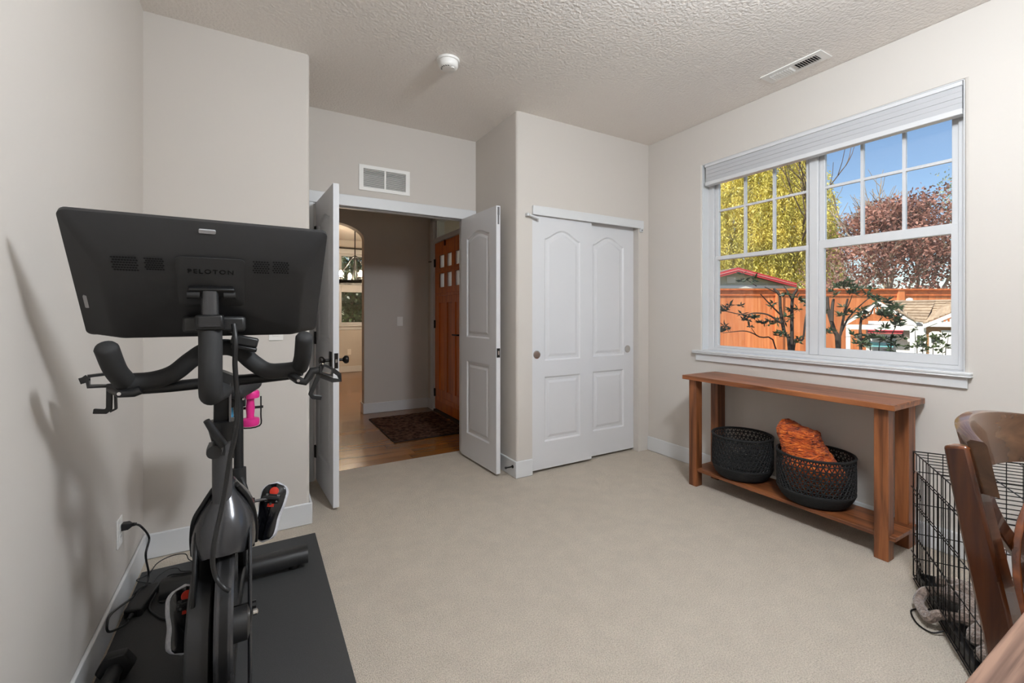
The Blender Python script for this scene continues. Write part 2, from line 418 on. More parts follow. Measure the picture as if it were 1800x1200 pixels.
# ------------------------------------------------------------------ doors with moulded panels
def panel_outline(x0, x1, z0, z1, arch=0.0, n=16):
    pts = [(x0, z0), (x1, z0)]
    if not arch: return pts + [(x1, z1), (x0, z1)]
    for k in range(n + 1):
        t = k / n; s = 0.5 - 0.5 * math.cos(2 * math.pi * t)
        pts.append((x1 + (x0 - x1) * t, z1 - arch + arch * s ** 0.75))
    return pts
def inset(poly, d):
    c = []; n = len(poly)
    for i in range(n):
        p0, p1, p2 = Vector(poly[i - 1]), Vector(poly[i]), Vector(poly[(i + 1) % n])
        a, b = (p1 - p0).normalized(), (p2 - p1).normalized()
        na, nb = Vector((-a.y, a.x)), Vector((-b.y, b.x))
        m = (na + nb); m = m / max(m.length_squared, 1e-6) * 2
        c.append(tuple(p1 + m * d))
    return c
BOARDS = []
def door_leaf(parent, T, w, z0, z1, panels, m='door_white', th=0.035, relief=((0, 0), (.012, .009), (.03, .009), (.05, .003)), slab='slab', panel='panel', both=True, pm_=None):
    """slab spanning x 0..w, y 0..th in the local frame T, with moulded panels cut into both faces"""
    bm = bmesh.new()
    faces = ((0.0, 1), (th, -1)) if both else ((0.0, 1),)
    for yy, sgn in faces:
        es = []
        for poly in [[(0, z0), (w, z0), (w, z1), (0, z1)]] + panels:
            vs = [bm.verts.new((x, yy, z)) for x, z in poly]
            es += [bm.edges.new((vs[i], vs[(i + 1) % len(vs)])) for i in range(len(vs))]
        bmesh.ops.triangle_fill(bm, edges=es, use_beauty=True)
    c = [bm.verts.new(p) for p in ((0, 0, z0), (w, 0, z0), (w, th, z0), (0, th, z0), (0, 0, z1), (w, 0, z1), (w, th, z1), (0, th, z1))]
    for q in ((0, 1, 2, 3), (4, 5, 6, 7), (1, 2, 6, 5), (3, 0, 4, 7)): bm.faces.new([c[i] for i in q])
    if not both: bm.faces.new([c[i] for i in (2, 3, 7, 6)])
    bmesh.ops.remove_doubles(bm, verts=bm.verts, dist=1e-5)
    bm.verts.index_update()
    mb = MB(T); mb.add([v.co for v in bm.verts], [tuple(v.index for v in f.verts) for f in bm.faces]); bm.free()
    s = mb.build(slab, m, parent)
    for yy, sgn in faces:
        for poly in panels:
            rings = []
            for d, dep in relief:
                rings.append([(x, yy + sgn * dep, z) for x, z in (inset(poly, d) if d else poly)])
            pb = MB(T); pb.loft(rings, cap=False)
            pb.add(rings[-1], [tuple(range(len(rings[-1])))])
            BOARDS.append(pb.build(panel, pm_ or m, parent))
    return s
def frame_at(x, y, ang, z=0):
    return Matrix.Translation((x, y, z)) @ Matrix.Rotation(ang, 4, 'Z')

DW = 0.594
pan = [panel_outline(.105, DW - .105, 1.03, 1.90, 0.045), panel_outline(.105, DW - .105, .22, .83)]
def hinge_set(p, T, xs, y):
    for z in (0.22, 1.05, 1.82):
        MB(T).tube([(xs, y, z - .045), (xs, y, z + .045)], 0.007, 8).box((xs - .004, y, z - .045), (xs + .03, y + .003, z + .045)).build('hinge', 'bronze', p, label='dark bronze hinge')
def knob(p, T, x, y, z, sgn, m='bronze'):
    mb = MB(T)
    mb.box((x - .028, min(y, y + sgn * .008), z - .055), (x + .028, max(y, y + sgn * .008), z + .055))
    k = mb.build('rosette', m, p, label='dark square backplate', bevel=.002)
    prof = [(.009, 0), (.009, .028), (.016, .034), (.025, .042), (.027, .054), (.022, .064), (.008, .067)]
    MB(T).lathe([(r, y + sgn * (h + .006)) for r, h in prof], (x, 0, z), 'y', 20).build('knob', m, k, smooth=True, label='dark round knob')
# left leaf: its latch edge points into the room
ang = math.atan2(-0.6, 0.035)
dl = root('french_door', 'white two-panel interior door with black knob, standing open beside switch wall', 'door', (DX0, Y2 - .01, 0), 'pair of white doors into the foyer')
TL_ = frame_at(DX0 + .002, Y2 - .012, ang)
door_leaf(dl, TL_, DW, .018, 2.039, pan)
hinge_set(dl, TL_, 0.0, -.004)
knob(dl, TL_, DW - .065, 0.0, .932, -1); knob(dl, TL_, DW - .065, .035, .932, 1)
MB(TL_).box((DW, .006, .885), (DW + .002, .029, .98)).build('latch_plate', 'bronze', dl, label='dark latch plate with bright bolt')
MB(TL_).box((DW, .011, .922), (DW + .008, .024, .943)).build('latch_bolt', 'chrome', dl)
# right leaf
angr = math.atan2(-0.6, 0.026)
dr = root('french_door', 'white two-panel interior door standing open against the closet side wall', 'door', (DX1, Y2 - .01, 0), 'pair of white doors into the foyer')
TR_ = frame_at(DX1 - .037, Y2 - .012, angr)
door_leaf(dr, TR_, DW, .018, 2.039, pan)
hinge_set(dr, TR_, 0.0, .04)
MB(TR_).box((DW, .004, .895), (DW + .003, .031, .965)).build('latch_plate', 'bronze', dr, label='black strike plate on door edge')
MB(TR_).box((DW + .003, .012, .915), (DW + .005, .024, .945)).build('latch_hole', 'chrome', dr)
MB(TR_).box((DW, .010, 1.97), (DW + .0025, .026, 2.03)).box((DW, .012, 1.90), (DW + .002, .024, 1.97)).build('flush_bolt', 'grey_metal', dr, label='steel flush bolt at door top')

# door frame and casing of the doorway
cs = MB()
cs.box((XB + .004, Y2 - .02, DZ - .008), (XC - .004, Y2, 2.128))
cs.box((XB + .016, Y2 - .018, 0), (DX0 - .012, Y2, DZ - .008)).box((DX1 + .012, Y2 - .018, 0), (XC - .016, Y2, DZ - .008))
struct('trim_1', cs, 'white_trim', bevel=.004)
jb = MB()
jb.box((DX0 - .018, Y2 - .004, 0), (DX0, Y2 + .119, DZ)).box((DX1, Y2 - .004, 0), (DX1 + .018, Y2 + .119, DZ)).box((DX0 - .018, Y2 - .004, DZ), (DX1 + .018, Y2 + .119, DZ + .018))
jb.box((DX0, Y2 + .045, DZ - .012), (DX1, Y2 + .075, DZ)).box((DX0, Y2 + .045, 0), (DX0 + .012, Y2 + .075, DZ)).box((DX1 - .012, Y2 + .045, 0), (DX1, Y2 + .075, DZ))
jb.box((DX0 - .07, Y2 + .119, 0), (DX0 - .012, Y2 + .135, 2.12)).box((DX1 + .012, Y2 + .119, 0), (DX1 + .07, Y2 + .135, 2.12)).box((DX0 - .07, Y2 + .119, DZ + .01), (DX1 + .07, Y2 + .135, 2.12))
struct('trim_2', jb, 'white_trim', bevel=.003)

# ------------------------------------------------------------------ closet doors
CW = 0.59
cp = [panel_outline(.118, CW - .118, .86, 1.885, 0.075), panel_outline(.118, CW - .118, .23, .735)]
def closet_door(x, y, label, kx):
    p = root('closet_door', label, 'door', (x, y, 0), 'pair of sliding closet doors')
    T = frame_at(x, y, 0)
    door_leaf(p, T, CW, .022, 2.01, cp, both=False)
    MB(T).lathe([(.032, -.003), (.032, 0)], (kx, 0, .912), 'y', 28).lathe([(.032, -.004), (.026, -.0045), (.024, -.002)], (kx, 0, .912), 'y', 28).build('finger_pull', 'chrome', p, smooth=True, label='round metal finger pull')
    MB(T).lathe([(.023, -.0035), (.012, -.002), (.004, -.0016)], (kx, 0, .912), 'y', 24).build('pull_cup', 'grey_metal', p, smooth=True)
    return p
closet_door(1.829, Y1 + .012, 'white arch-panel sliding closet door overlapping in front of the other', .045)
closet_door(2.352, Y1 + .056, 'white arch-panel sliding closet door behind, next to the window wall', CW - .075)
struct('trim_3', MB().box((1.826, Y1 - .014, 1.98), (3.0, Y1, 2.05)).box((CX0, Y1 + .01, 2.012), (CX1, Y1 + .1, 2.045)), 'white_trim', bevel=.003)
ck = root('closet_latch', 'small white peg latch on wall beside closet door top', 'latch', (1.80, Y1 - .01, 1.97))
MB().tube([(1.775, Y1 - .03, 1.969), (1.87, Y1 - .02, 1.952)], .009, 10).build('peg', 'white_trim', ck, smooth=True)
MB().box((1.762, Y1 - .034, 1.958), (1.777, Y1, 1.982)).build('clip', 'white_trim', ck, bevel=.002)
MB().lathe([(.013, -.03), (.013, -.012), (.006, -.008)], (1.872, Y1 + .012, 1.95), 'y', 14).build('pad', 'white_trim', ck, smooth=True)
cb = root('track_bumper', 'small white bumper under the right end of closet track', 'bumper', (2.97, Y1 - .01, 1.96))
MB().box((2.955, Y1 - .02, 1.95), (2.985, Y1, 1.98)).build('block', 'white_trim', cb, bevel=.003)
MB().lathe([(.006, -.024), (.006, -.019)], (2.97, Y1, 1.964), 'y', 10).build('screw', 'grey_metal', cb)

# ------------------------------------------------------------------ window
GX = 3.19
fr = MB()
FX0, FX1 = 3.155, 3.215
fr.ring('x', FX0, FX1, (WY0, WY1, WZ0, WZ1), (WY0 + .045, WY1 - .045, WZ0 + .022, WZ1 - .04)).box((FX0 + .002, 1.487, WZ0 + .023), (FX1 - .002, 1.541, WZ1 - .041))
win = struct('window_1', fr, 'vinyl', bevel=.004)
SA, SB = (1.541, WY1 - .045), (WY0 + .045, 1.487)
def sash(y0, y1, z0, z1, x, st, bot, top, name='sash'):
    mb = MB().ring('x', x, x + .03, (y0, y1, z0, z1), (y0 + st, y1 - st, z0 + bot, z1 - top))
    s = mb.build(name, 'vinyl', win, bevel=.003)
    g = MB().box((x + .013, y0 + st - .004, z0 + bot - .004), (x + .017, y1 - st + .004, z1 - top + .004)).build('pane', 'window_glass', s)
    return s, (y0 + st, y1 - st, z0 + bot, z1 - top)
def muntins(s, b, x):
    y0, y1, z0, z1 = b
    for k in (1, 2):
        yy = y0 + (y1 - y0) * k / 3
        MB().box((x + .005, yy - .008, z0), (x + .025, yy + .008, z1)).build('muntin', 'vinyl', s)
    MB().box((x + .006, y0, 2.032), (x + .024, y1, 2.048)).build('muntin', 'vinyl', s)
lo = 1.668
s1, b1 = sash(SA[0], SA[1], WZ0 + .022, lo + .012, 3.172, .028, .017, .03)
s2, b2 = sash(SA[0], SA[1], lo - .02, WZ1 - .04, 3.178, .028, .02, .03); muntins(s2, b2, 3.178)
s3, b3 = sash(SB[0], SB[1], WZ0 + .022, lo + .034, 3.166, .03, .05, .055)
s4, b4 = sash(SB[0], SB[1], lo + .0, WZ1 - .04, 3.178, .03, .035, .03); muntins(s4, b4, 3.178)
# drywall return, sill and apron
struct('trim_4', MB().box((XR - .035, .748, .92), (FX0, 2.352, .936)).box((XR - .035, .748, .91), (XR + .02, 2.352, .92)), 'white_trim', bevel=.004)
struct('trim_5', MB().box((XR - .016, .765, .855), (XR, 2.33, .911)), 'white_trim', bevel=.003)
rt = MB().box((XR + .008, WY1 - .004, WZ0), (FX0, WY1, WZ1)).box((XR + .008, WY0, WZ0), (FX0, WY0 + .004, WZ1)).box((XR + .008, WY0, WZ1 - .004), (FX0, WY1, WZ1))
struct('trim_6', rt, 'white_trim')
# shade
mat('shade_fabric', (182, 182, 184), 0.8)
sh = root('window_shade', 'grey raised cellular shade with white rails at window top', 'window shade', (XR + .03, 1.52, 2.32))
MB().box((XR + .004, WY0 + .008, 2.378), (XR + .055, 2.262, 2.4)).build('headrail', 'vinyl', sh, bevel=.003)
for k in range(4):
    z = 2.262 + k * .029
    MB().box((XR + .009 + .001 * (k % 2), WY0 + .01, z), (XR + .052, 2.256, z + .0288)).build('pleat', 'shade_fabric', sh, bevel=.002)
MB().box((XR + .002, WY0 + .008, 2.232), (XR + .055, 2.258, 2.262)).build('bottom_rail', 'vinyl', sh, bevel=.004)

# ------------------------------------------------------------------ front door
fd = root('front_door', 'orange stained wood front door with six small panes and fluted panels', 'door', (XF, 4.9, 0))
TF = Matrix.Translation((XF + .012, FY1, 0)) @ Matrix.Rotation(-math.pi / 2, 4, 'Z')      # local x runs towards the camera, y outwards
DWF = FY1 - FY0
def rect(x0, x1, z0, z1): return [(x0, z0), (x1, z0), (x1, z1), (x0, z1)]
def fx(y): return FY1 - y
lights = []
cols = ((fx(5.189), fx(5.036)), (fx(4.935), fx(4.803)), (fx(4.69), fx(4.555)))
for x0, x1 in cols:
    for z0, z1 in ((1.785, 1.94), (1.546, 1.715)): lights.append(rect(x0, x1, z0, z1))
low = [rect(x0 - .012, x1 + .012, .285, 1.357) for x0, x1 in cols]
BOARDS.clear()
door_leaf(fd, TF, DWF, .03, FZ, lights + low, 'front_door_wood', .045, ((0, 0), (.002, .012), (.004, .012), (.006, .012)), 'slab', 'board', both=True)
fg = bpy.data.materials.new('frosted_pane'); fg.use_nodes = True      # frosted panes: daylight from outside scatters through
fn_, fl_ = fg.node_tree.nodes, fg.node_tree.links; fn_.clear()
fo_, ft_, fd_, fm_ = fn_.new('ShaderNodeOutputMaterial'), fn_.new('ShaderNodeBsdfTranslucent'), fn_.new('ShaderNodeBsdfTransparent'), fn_.new('ShaderNodeMixShader')
ft_.inputs[0].default_value = (.95, .96, .96, 1); fm_.inputs[0].default_value = .35
fl_.new(ft_.outputs[0], fm_.inputs[1]); fl_.new(fd_.outputs[0], fm_.inputs[2]); fl_.new(fm_.outputs[0], fo_.inputs[0])
MATS['frosted_pane'] = fg
bs = [c for k, c in enumerate(BOARDS) if k % 9 < 6]
for c in bs:
    c.name = 'pane'; c.data.materials[0] = fg
MB(TF).box((.075, -.012, .145), (DWF - .075, 0, .20)).build('drip_rail', 'front_door_wood', fd, bevel=.004)
MB(TF).box((.07, -.014, 1.44), (DWF - .07, 0, 1.475)).box((.07, -.01, 1.735), (DWF - .07, 0, 1.765)).build('shelf_rail', 'front_door_wood', fd, bevel=.003)
MB(TF).box((.33, -.014, 2.04), (.36, 0, FZ)).build('corbel', mat('dark_red_wood', (92, 22, 8), .5), fd, label='dark red wooden clip at door top')
for z in (.23, 1.09, 1.86):
    MB(TF).tube([(-.006, -.006, z - .05), (-.006, -.006, z + .05)], .008, 8).box((0, -.002, z - .05), (.025, 0, z + .05)).build('hinge', 'bronze', fd)
lv = MB(TF).box((.79, -.012, .83), (.845, 0, 1.12)).build('handle_plate', 'bronze', fd, bevel=.003)
MB(TF).tube([(.815, -.01, .985), (.815, -.05, .985), (.70, -.055, .985)], .009, 8).build('lever', 'bronze', lv, smooth=True)
MB(TF).tube([(-.01, -.01, 1.88), (-.10, -.05, 1.885)], .006, 8).build('stop_arm', 'bronze', fd)
ft = MB()
ft.box((XF - .018, FY1 + .006, 0), (XF, FY1 + .095, 2.44)).box((XF - .018, FY0 - .095, 0), (XF, FY0 - .006, 2.44)).box((XF - .018, FY0 - .095, 2.385), (XF, FY1 + .095, 2.46))
ft.box((XF, FY1 + .0, 0), (XF + .14, FY1 + .02, 2.42)).box((XF, FY0 - .02, 0), (XF + .14, FY0, 2.42)).box((XF - .01, FY0, FZ + .005), (XF + .14, FY1, 2.165)).box((XF, FY0, 2.395), (XF + .14, FY1, 2.42))
ft.box((XF + .02, FY1 - .035, 2.165), (XF + .06, FY1, 2.395)).box((XF + .02, FY0, 2.165), (XF + .06, FY0 + .035, 2.395))
struct('trim_7', ft, 'white_trim', bevel=.003)
w3 = struct('window_3', MB().box((XF + .035, FY0 + .03, 2.16), (XF + .041, FY1 - .03, 2.4)), 'window_glass')
struct('trim_8', MB().box((XF - .01, FY0, 0), (XF + .14, FY1, .022)), mat('threshold_metal', (60, 50, 42), .5, metal=.4))
# porch outside the front door
mat('porch_paint', (196, 178, 156), 0.8)
struct('ceiling_porch', MB().box((XF + .14, Y2 + .15, 2.55), (4.2, 6.6, 2.6)), 'porch_paint')
struct('floor_porch', MB().box((XF + .14, Y2 + .15, -.2), (4.2, 6.6, -.05)), mat('concrete', (190, 186, 180), .9, var=.1))

# ================================================================== fittings
# smoke detector
def duct(lo, hi, axis, parent):
    """sheet-metal duct boot, open towards the room"""
    (x0, y0, z0), (x1, y1, z1) = lo, hi
    V = [(x0, y0, z0), (x1, y0, z0), (x1, y1, z0), (x0, y1, z0), (x0, y0, z1), (x1, y0, z1), (x1, y1, z1), (x0, y1, z1)]
    F = [(0, 3, 2, 1), (4, 5, 6, 7), (0, 1, 5, 4), (1, 2, 6, 5), (2, 3, 7, 6), (3, 0, 4, 7)]
    F.pop(0 if axis == 'z' else 2)
    return MB().add(V, F).build('duct', mat('duct_metal', (128, 128, 126), .5, metal=.4), parent)
mat('plastic_white', (232, 230, 226), 0.45)
mat('slot_shade', (46, 44, 42), 0.8)  # painted shade: slots are solid blocks coloured like dark openings
sd = root('smoke_detector', 'round white smoke detector on the ceiling', 'smoke detector', (1.0, 2.48, H))
MB().lathe([(.066, -.012), (.068, -.004), (.068, 0)], (1.0, 2.48, H), 'z', 40).build('base_plate', 'plastic_white', sd, smooth=True)
MB().lathe([(.02, -.052), (.045, -.05), (.054, -.043), (.058, -.034), (.058, -.012)], (1.0, 2.48, H), 'z', 40).build('housing', 'plastic_white', sd, smooth=True)
MB().lathe([(.012, -.056), (.012, -.05)], (1.015, 2.455, H), 'z', 16).build('test_button', 'plastic_white', sd, smooth=True)
for a in range(6):
    aa = 2.6 + a * .35
    MB().box((1.0 + .04 * math.cos(aa) - .004, 2.48 + .04 * math.sin(aa) - .002, H - .0525), (1.0 + .04 * math.cos(aa) + .004, 2.48 + .04 * math.sin(aa) + .002, H - .0495)).build('slot', 'slot_shade', sd)
# ceiling register
cv = root('ceiling_register', 'narrow white louvred air register in the ceiling above the window', 'air vent', (2.865, 1.48, H))
x0, x1, y0, y1 = 2.80, 2.93, 1.305, 1.655
MB().ring('z', H - .006, H - .0002, (x0, x1, y0, y1), (x0 + .03, x1 - .03, y0 + .04, y1 - .04)).box((x0 + .031, 1.472, H - .0055), (x1 - .031, 1.484, H - .002)).build('frame', 'plastic_white', cv)
duct((CVX0 + .001, CVY0 + .001, H), (CVX1 - .001, CVY1 - .001, H + .35), 'z', cv)
for bank, (ya, yb, lean) in enumerate(((1.345, 1.472, -1), (1.484, 1.615, 1))):
    n = 9
    for k in range(n):
        yy = ya + (k + .5) * (yb - ya) / n; s = .0055 * lean
        MB().add([(x0 + .03, yy - s, H - .002), (x1 - .03, yy - s, H - .002), (x1 - .03, yy + s, H - .011), (x0 + .03, yy + s, H - .011),
                  (x0 + .03, yy - s + .0012, H - .002), (x1 - .03, yy - s + .0012, H - .002), (x1 - .03, yy + s + .0012, H - .011), (x0 + .03, yy + s + .0012, H - .011)],
                 [(0, 1, 2, 3), (7, 6, 5, 4), (0, 4, 5, 1), (2, 6, 7, 3), (1, 5, 6, 2), (0, 3, 7, 4)]).build('louvre', 'plastic_white', cv)
# return-air grille over the doorway
wv = root('wall_grille', 'white rectangular return-air grille above the double doorway', 'air vent', (.893, Y2, 2.28))
gx0, gx1, gz0, gz1 = .694, 1.092, 2.182, 2.379
MB().ring('y', Y2 - .008, Y2 - .0002, (gx0, gx1, gz0, gz1), (gx0 + .033, gx1 - .033, gz0 + .028, gz1 - .028)).box((.886, Y2 - .0078, gz0 + .029), (.9, Y2 - .002, gz1 - .029)).build('frame', 'plastic_white', wv)
duct((GVX0 + .001, Y2, GVZ0 + .001), (GVX1 - .001, Y2 + .112, GVZ1 - .001), 'y', wv)
for xa, xb in ((gx0 + .033, .886), (.9, gx1 - .033)):
    for k in range(13):
        zz = gz0 + .03 + (k + .5) * (gz1 - gz0 - .06) / 13
        MB().add([(xa, Y2 - .009, zz - .004), (xb, Y2 - .009, zz - .004), (xb, Y2 - .002, zz + .003), (xa, Y2 - .002, zz + .003),
                  (xa, Y2 - .009, zz - .003), (xb, Y2 - .009, zz - .003), (xb, Y2 - .002, zz + .004), (xa, Y2 - .002, zz + .004)],
                 [(0, 1, 2, 3), (7, 6, 5, 4), (0, 4, 5, 1), (2, 6, 7, 3), (1, 5, 6, 2), (0, 3, 7, 4)]).build('louvre', 'plastic_white', wv)
# switches and outlets
def plate(name, label, cat, T, rocker=True):
    """local frame: x right, y away from the wall towards the room, z up, centred"""
    p = root(name, label, cat, T.translation)
    MB(T).box((-.036, 0, -.058), (.036, .006, .058)).build('cover_plate', 'plastic_white', p, bevel=.002)
    if rocker:
        MB(T).box((-.017, .006, -.034), (.017, .010, .034)).build('rocker', 'plastic_white', p, bevel=.0015)
    else:
        for z in (-.02, .02):
            f = MB(T).box((-.017, .006, z - .015), (.017, .008, z + .015)).build('socket', 'plastic_white', p, bevel=.002)
            MB(T).box((-.008, .008, z - .003), (-.006, .0085, z + .007)).box((.006, .008, z - .003), (.008, .0085, z + .006)).build('slot', 'slot_shade', f)
    for z in (-.047, .047):
        MB(T).lathe([(.003, .006), (.003, .0068)], (0, 0, z), 'y', 8).build('screw', 'plastic_white', p)
    return p
def wallT(p, ang): return Matrix.Translation(p) @ Matrix.Rotation(ang, 4, 'Z')
plate('light_switch', 'white rocker light switch on the wall behind the exercise bike screen', 'light switch', wallT((.104, Y1, 1.135), math.pi))
plate('light_switch', 'white rocker light switch on the foyer wall beside front door', 'light switch', wallT((1.592, YF, 1.125), math.pi))
plate('power_outlet', 'white power outlet with a black plug on the left wall', 'outlet', wallT((XL, 2.376, .335), -math.pi / 2), False)
plate('power_outlet', 'white power outlet on the far dining room wall below window', 'outlet', wallT((1.70, YD, .42), math.pi), False)
# door stop on the closet baseboard
ds = root('door_stop', 'small metal door stop on baseboard behind the open door', 'door stop', (XC - BT, 2.87, .075))
MB().lathe([(.012, 0), (.012, -.006), (.005, -.008), (.005, -.055)], (XC - BT, 2.87, .08), 'x', 14).build('spring', 'bronze', ds, smooth=True)
MB().lathe([(.008, -.055), (.008, -.066)], (XC - BT, 2.87, .08), 'x', 14).build('rubber_tip', 'black_plastic', ds, smooth=True)

# ================================================================== console table
TX0, TX1, TY0, TY1, TZ = 2.672, 3.046, .922, 2.152, .785
ct = root('console_table', 'reddish wooden console table with lower shelf under the window', 'table', (2.86, 1.54, 0))
MB().box((TX0, TY0, TZ - .03), (TX1, TY1, TZ)).build('tabletop', 'table_wood_long', ct, bevel=.003)
LX, LY = .066, .06
for xa in (TX0 + .03, TX1 - .034 - LX):
    for ya in (TY0 + .035, TY1 - .035 - LY):
        MB().box((xa, ya, 0), (xa + LX + (.02 if xa > 2.8 else 0), ya + LY, TZ - .03)).build('leg', 'table_wood_up', ct, bevel=.003)
MB().box((2.712, TY0 + .01, .107), (2.992, TY1 - .045, .127)).build('lower_shelf', 'table_wood_long', ct, bevel=.002)

# ================================================================== woven baskets
mat('black_cord', (22, 22, 23), 0.8, bump=.3, bscale=400, rdist=.002)
def basket(cx, cy, R, z0, h, label):
    p = root('woven_basket', label, 'basket', (cx, cy, z0), 'black baskets on the console shelf')
    def prof(t):      # t 0 bottom .. 1 rim
        return R * (0.72 + 0.28 * min(1, t / .28) ** .55) if t < .28 else R * (1.0 + .0 * t)
    def P(a, t): r = prof(t); return (cx + r * math.cos(a), cy + r * math.sin(a), z0 + .006 + t * h)
    for t, r in ((1.0, .007), (.985, .005)):
        MB().tube([P(2 * math.pi * k / 64, t) for k in range(65)], r, 8, cap=False).build('rim', 'black_cord', p, smooth=True)
    MB().lathe([(R * .72, 0), (R * .72, .012), (.01, .012)], (cx, cy, z0 + .002), 'z', 40).build('base', 'black_cord', p)
    N = 44; mb = MB()
    rows = [.26, .345, .43, .515, .60, .685, .79, .90, 1.0]
    for i, t in enumerate(rows[:-1]):
        mb.tube([P(2 * math.pi * k / 60, t) for k in range(61)], .0036, 5, cap=False)
        for k in range(N):
            a = 2 * math.pi * (k + .5 * (i % 2)) / N; b1 = a + math.pi / N; b2 = a - math.pi / N
            for b_ in (b1, b2):
                mb.tube([P(a, t), P(b_, rows[i + 1])], .0042 if i < 6 else .0034, 4, cap=False)
    for i in range(12):      # tight lower courses, laid cord on cord
        t = .25 * i / 11
        mb.tube([P(2 * math.pi * k / 60, t) for k in range(61)], .0085, 6, cap=False)
    mb.build('weave', 'black_cord', p, kind='stuff')
    return p
basket(2.858, 1.815, .183, .1305, .272, 'black open-weave basket standing empty on the console shelf')
basket(2.858, 1.362, .193, .1305, .272, 'black open-weave basket holding an orange throw on the shelf')
# orange throw: a rolled, folded fluffy blanket standing in the basket
def throw():
    m = bpy.data.materials.new('orange_throw'); m.use_nodes = True
    nt = m.node_tree; n, l = nt.nodes, nt.links; p = n['Principled BSDF']; p.inputs['Roughness'].default_value = .85; p.inputs['Sheen Weight'].default_value = .1
    tc = n.new('ShaderNodeTexCoord'); mp = n.new('ShaderNodeMapping'); mp.inputs['Scale'].default_value = (1.2, 1.2, 5); mp.inputs['Rotation'].default_value = (0, .35, 0)
    nz = n.new('ShaderNodeTexNoise'); nz.inputs['Scale'].default_value = 24; nz.inputs['Detail'].default_value = 5; nz.inputs['Distortion'].default_value = .8
    cr = n.new('ShaderNodeValToRGB'); e = cr.color_ramp.elements
    e[0].position, e[1].position = .3, .7; e[0].color = (*lin((74, 24, 6)), 1); e[1].color = (*lin((250, 142, 52)), 1)
    mid = e.new(.5); mid.color = (*lin((196, 78, 16)), 1)
    l.new(tc.outputs['Object'], mp.inputs[0]); l.new(mp.outputs[0], nz.inputs['Vector']); l.new(nz.outputs['Fac'], cr.inputs[0]); l.new(cr.outputs[0], p.inputs['Base Color'])
    b = n.new('ShaderNodeBump'); b.inputs['Strength'].default_value = 1; b.inputs['Distance'].default_value = .02
    l.new(nz.outputs['Fac'], b.inputs['Height']); l.new(b.outputs[0], p.inputs['Normal'])
    MATS['orange_throw'] = m
    rings = []; rr = random.Random(3)
    # a squashed, leaning lump: upper folded part rises out of the basket towards its left side
    spine = curve([(2.858, 1.362, .168), (2.858, 1.363, .23), (2.858, 1.368, .30), (2.858, 1.405, .39), (2.858, 1.445, .46), (2.858, 1.452, .515), (2.858, 1.45, .55)], 6)
    W_ = np.interp(np.linspace(0, 1, len(spine)), [0, .1, .33, .5, .7, .85, .95, 1], [.09, .125, .15, .122, .112, .108, .092, .055])
    D_ = np.interp(np.linspace(0, 1, len(spine)), [0, .1, .33, .5, .7, .85, .95, 1], [.09, .125, .15, .12, .10, .09, .075, .04])
    for i, c in enumerate(spine):
        t = i / (len(spine) - 1)
        rings.append([(c.x + D_[i] * math.copysign(abs(math.cos(a)) ** .8, math.cos(a)), c.y + W_[i] * math.copysign(abs(math.sin(a)) ** .7, math.sin(a)), c.z + .012 * math.sin(a * 2 + t * 5) + .02 * math.sin(a) * t)
                      for a in [2 * math.pi * k / 28 for k in range(28)]])
    mb = MB().loft(rings)
    o = mb.build('throw_blanket', m, smooth=True, autosm=80, sub=2)
    tx = bpy.data.textures.new('fluff', 'CLOUDS'); tx.noise_scale = .035
    dm = o.modifiers.new('fluff', 'DISPLACE'); dm.texture = tx; dm.strength = .022; dm.mid_level = .5
    tag(o, 'fluffy orange throw blanket stuffed upright in a black basket', 'blanket')
throw()

# ================================================================== wire dog crate
CO = Vector((2.60, .828, 0)); ca = Vector((-.857, -.515, 0)); cbv = Vector((.515, -.857, 0))
CLn, CWd, CHt = .78, .50, .60
Tc = Matrix(((ca.x, cbv.x, 0, CO.x), (ca.y, cbv.y, 0, CO.y), (0, 0, 1, 0), (0, 0, 0, 1)))
mat('crate_wire', (24, 22, 21), .35, metal=.6)
cr_ = root('dog_crate', 'black wire dog crate standing askew beside the console table', 'dog crate', CO + ca * .39 + cbv * .25)
def wire_panel(name, o, ax, ay, la, lb, na, nb, rw=.0018, rb=.0026, extra=()):
    o, ax, ay = Vector(o), Vector(ax), Vector(ay); mb = MB(Tc)
    mb.tube([o, o + ax * la, o + ax * la + ay * lb, o + ay * lb, o], rb, 6, cap=False)
    for k in range(1, na):
        mb.tube([o + ax * (la * k / na), o + ax * (la * k / na) + ay * lb], rw, 5)
    for t in nb:
        mb.tube([o + ay * (lb * t), o + ay * (lb * t) + ax * la], rw * 1.15, 5)
    for e in extra: mb.tube([o + ax * a + ay * b for a, b in e], rw, 5)
    return mb.build(name, 'crate_wire', cr_)
Z0 = .035
wire_panel('side_panel', (0, 0, Z0), (1, 0, 0), (0, 0, 1), CLn, CHt - Z0, 18, (.14, .34, .58, .84))
wire_panel('side_panel', (0, CWd, Z0), (1, 0, 0), (0, 0, 1), CLn, CHt - Z0, 18, (.14, .34, .58, .84))
wire_panel('end_panel', (0, 0, Z0), (0, 1, 0), (0, 0, 1), CWd, CHt - Z0, 10, (.14, .34, .58, .84))
wire_panel('end_panel', (CLn, 0, Z0), (0, 1, 0), (0, 0, 1), CWd, CHt - Z0, 10, (.14, .34, .58, .84))
wire_panel('top_panel', (0, 0, CHt), (1, 0, 0), (0, 1, 0), CLn, CWd, 16, (.33, .67))
wire_panel('floor_panel', (0, 0, .02), (1, 0, 0), (0, 1, 0), CLn, CWd, 8, (.25, .5, .75))
dw = wire_panel('door_panel', (.09, -.008, .09), (1, 0, 0), (0, 0, 1), .46, .44, 9, (.33, .67), rb=.003, extra=())
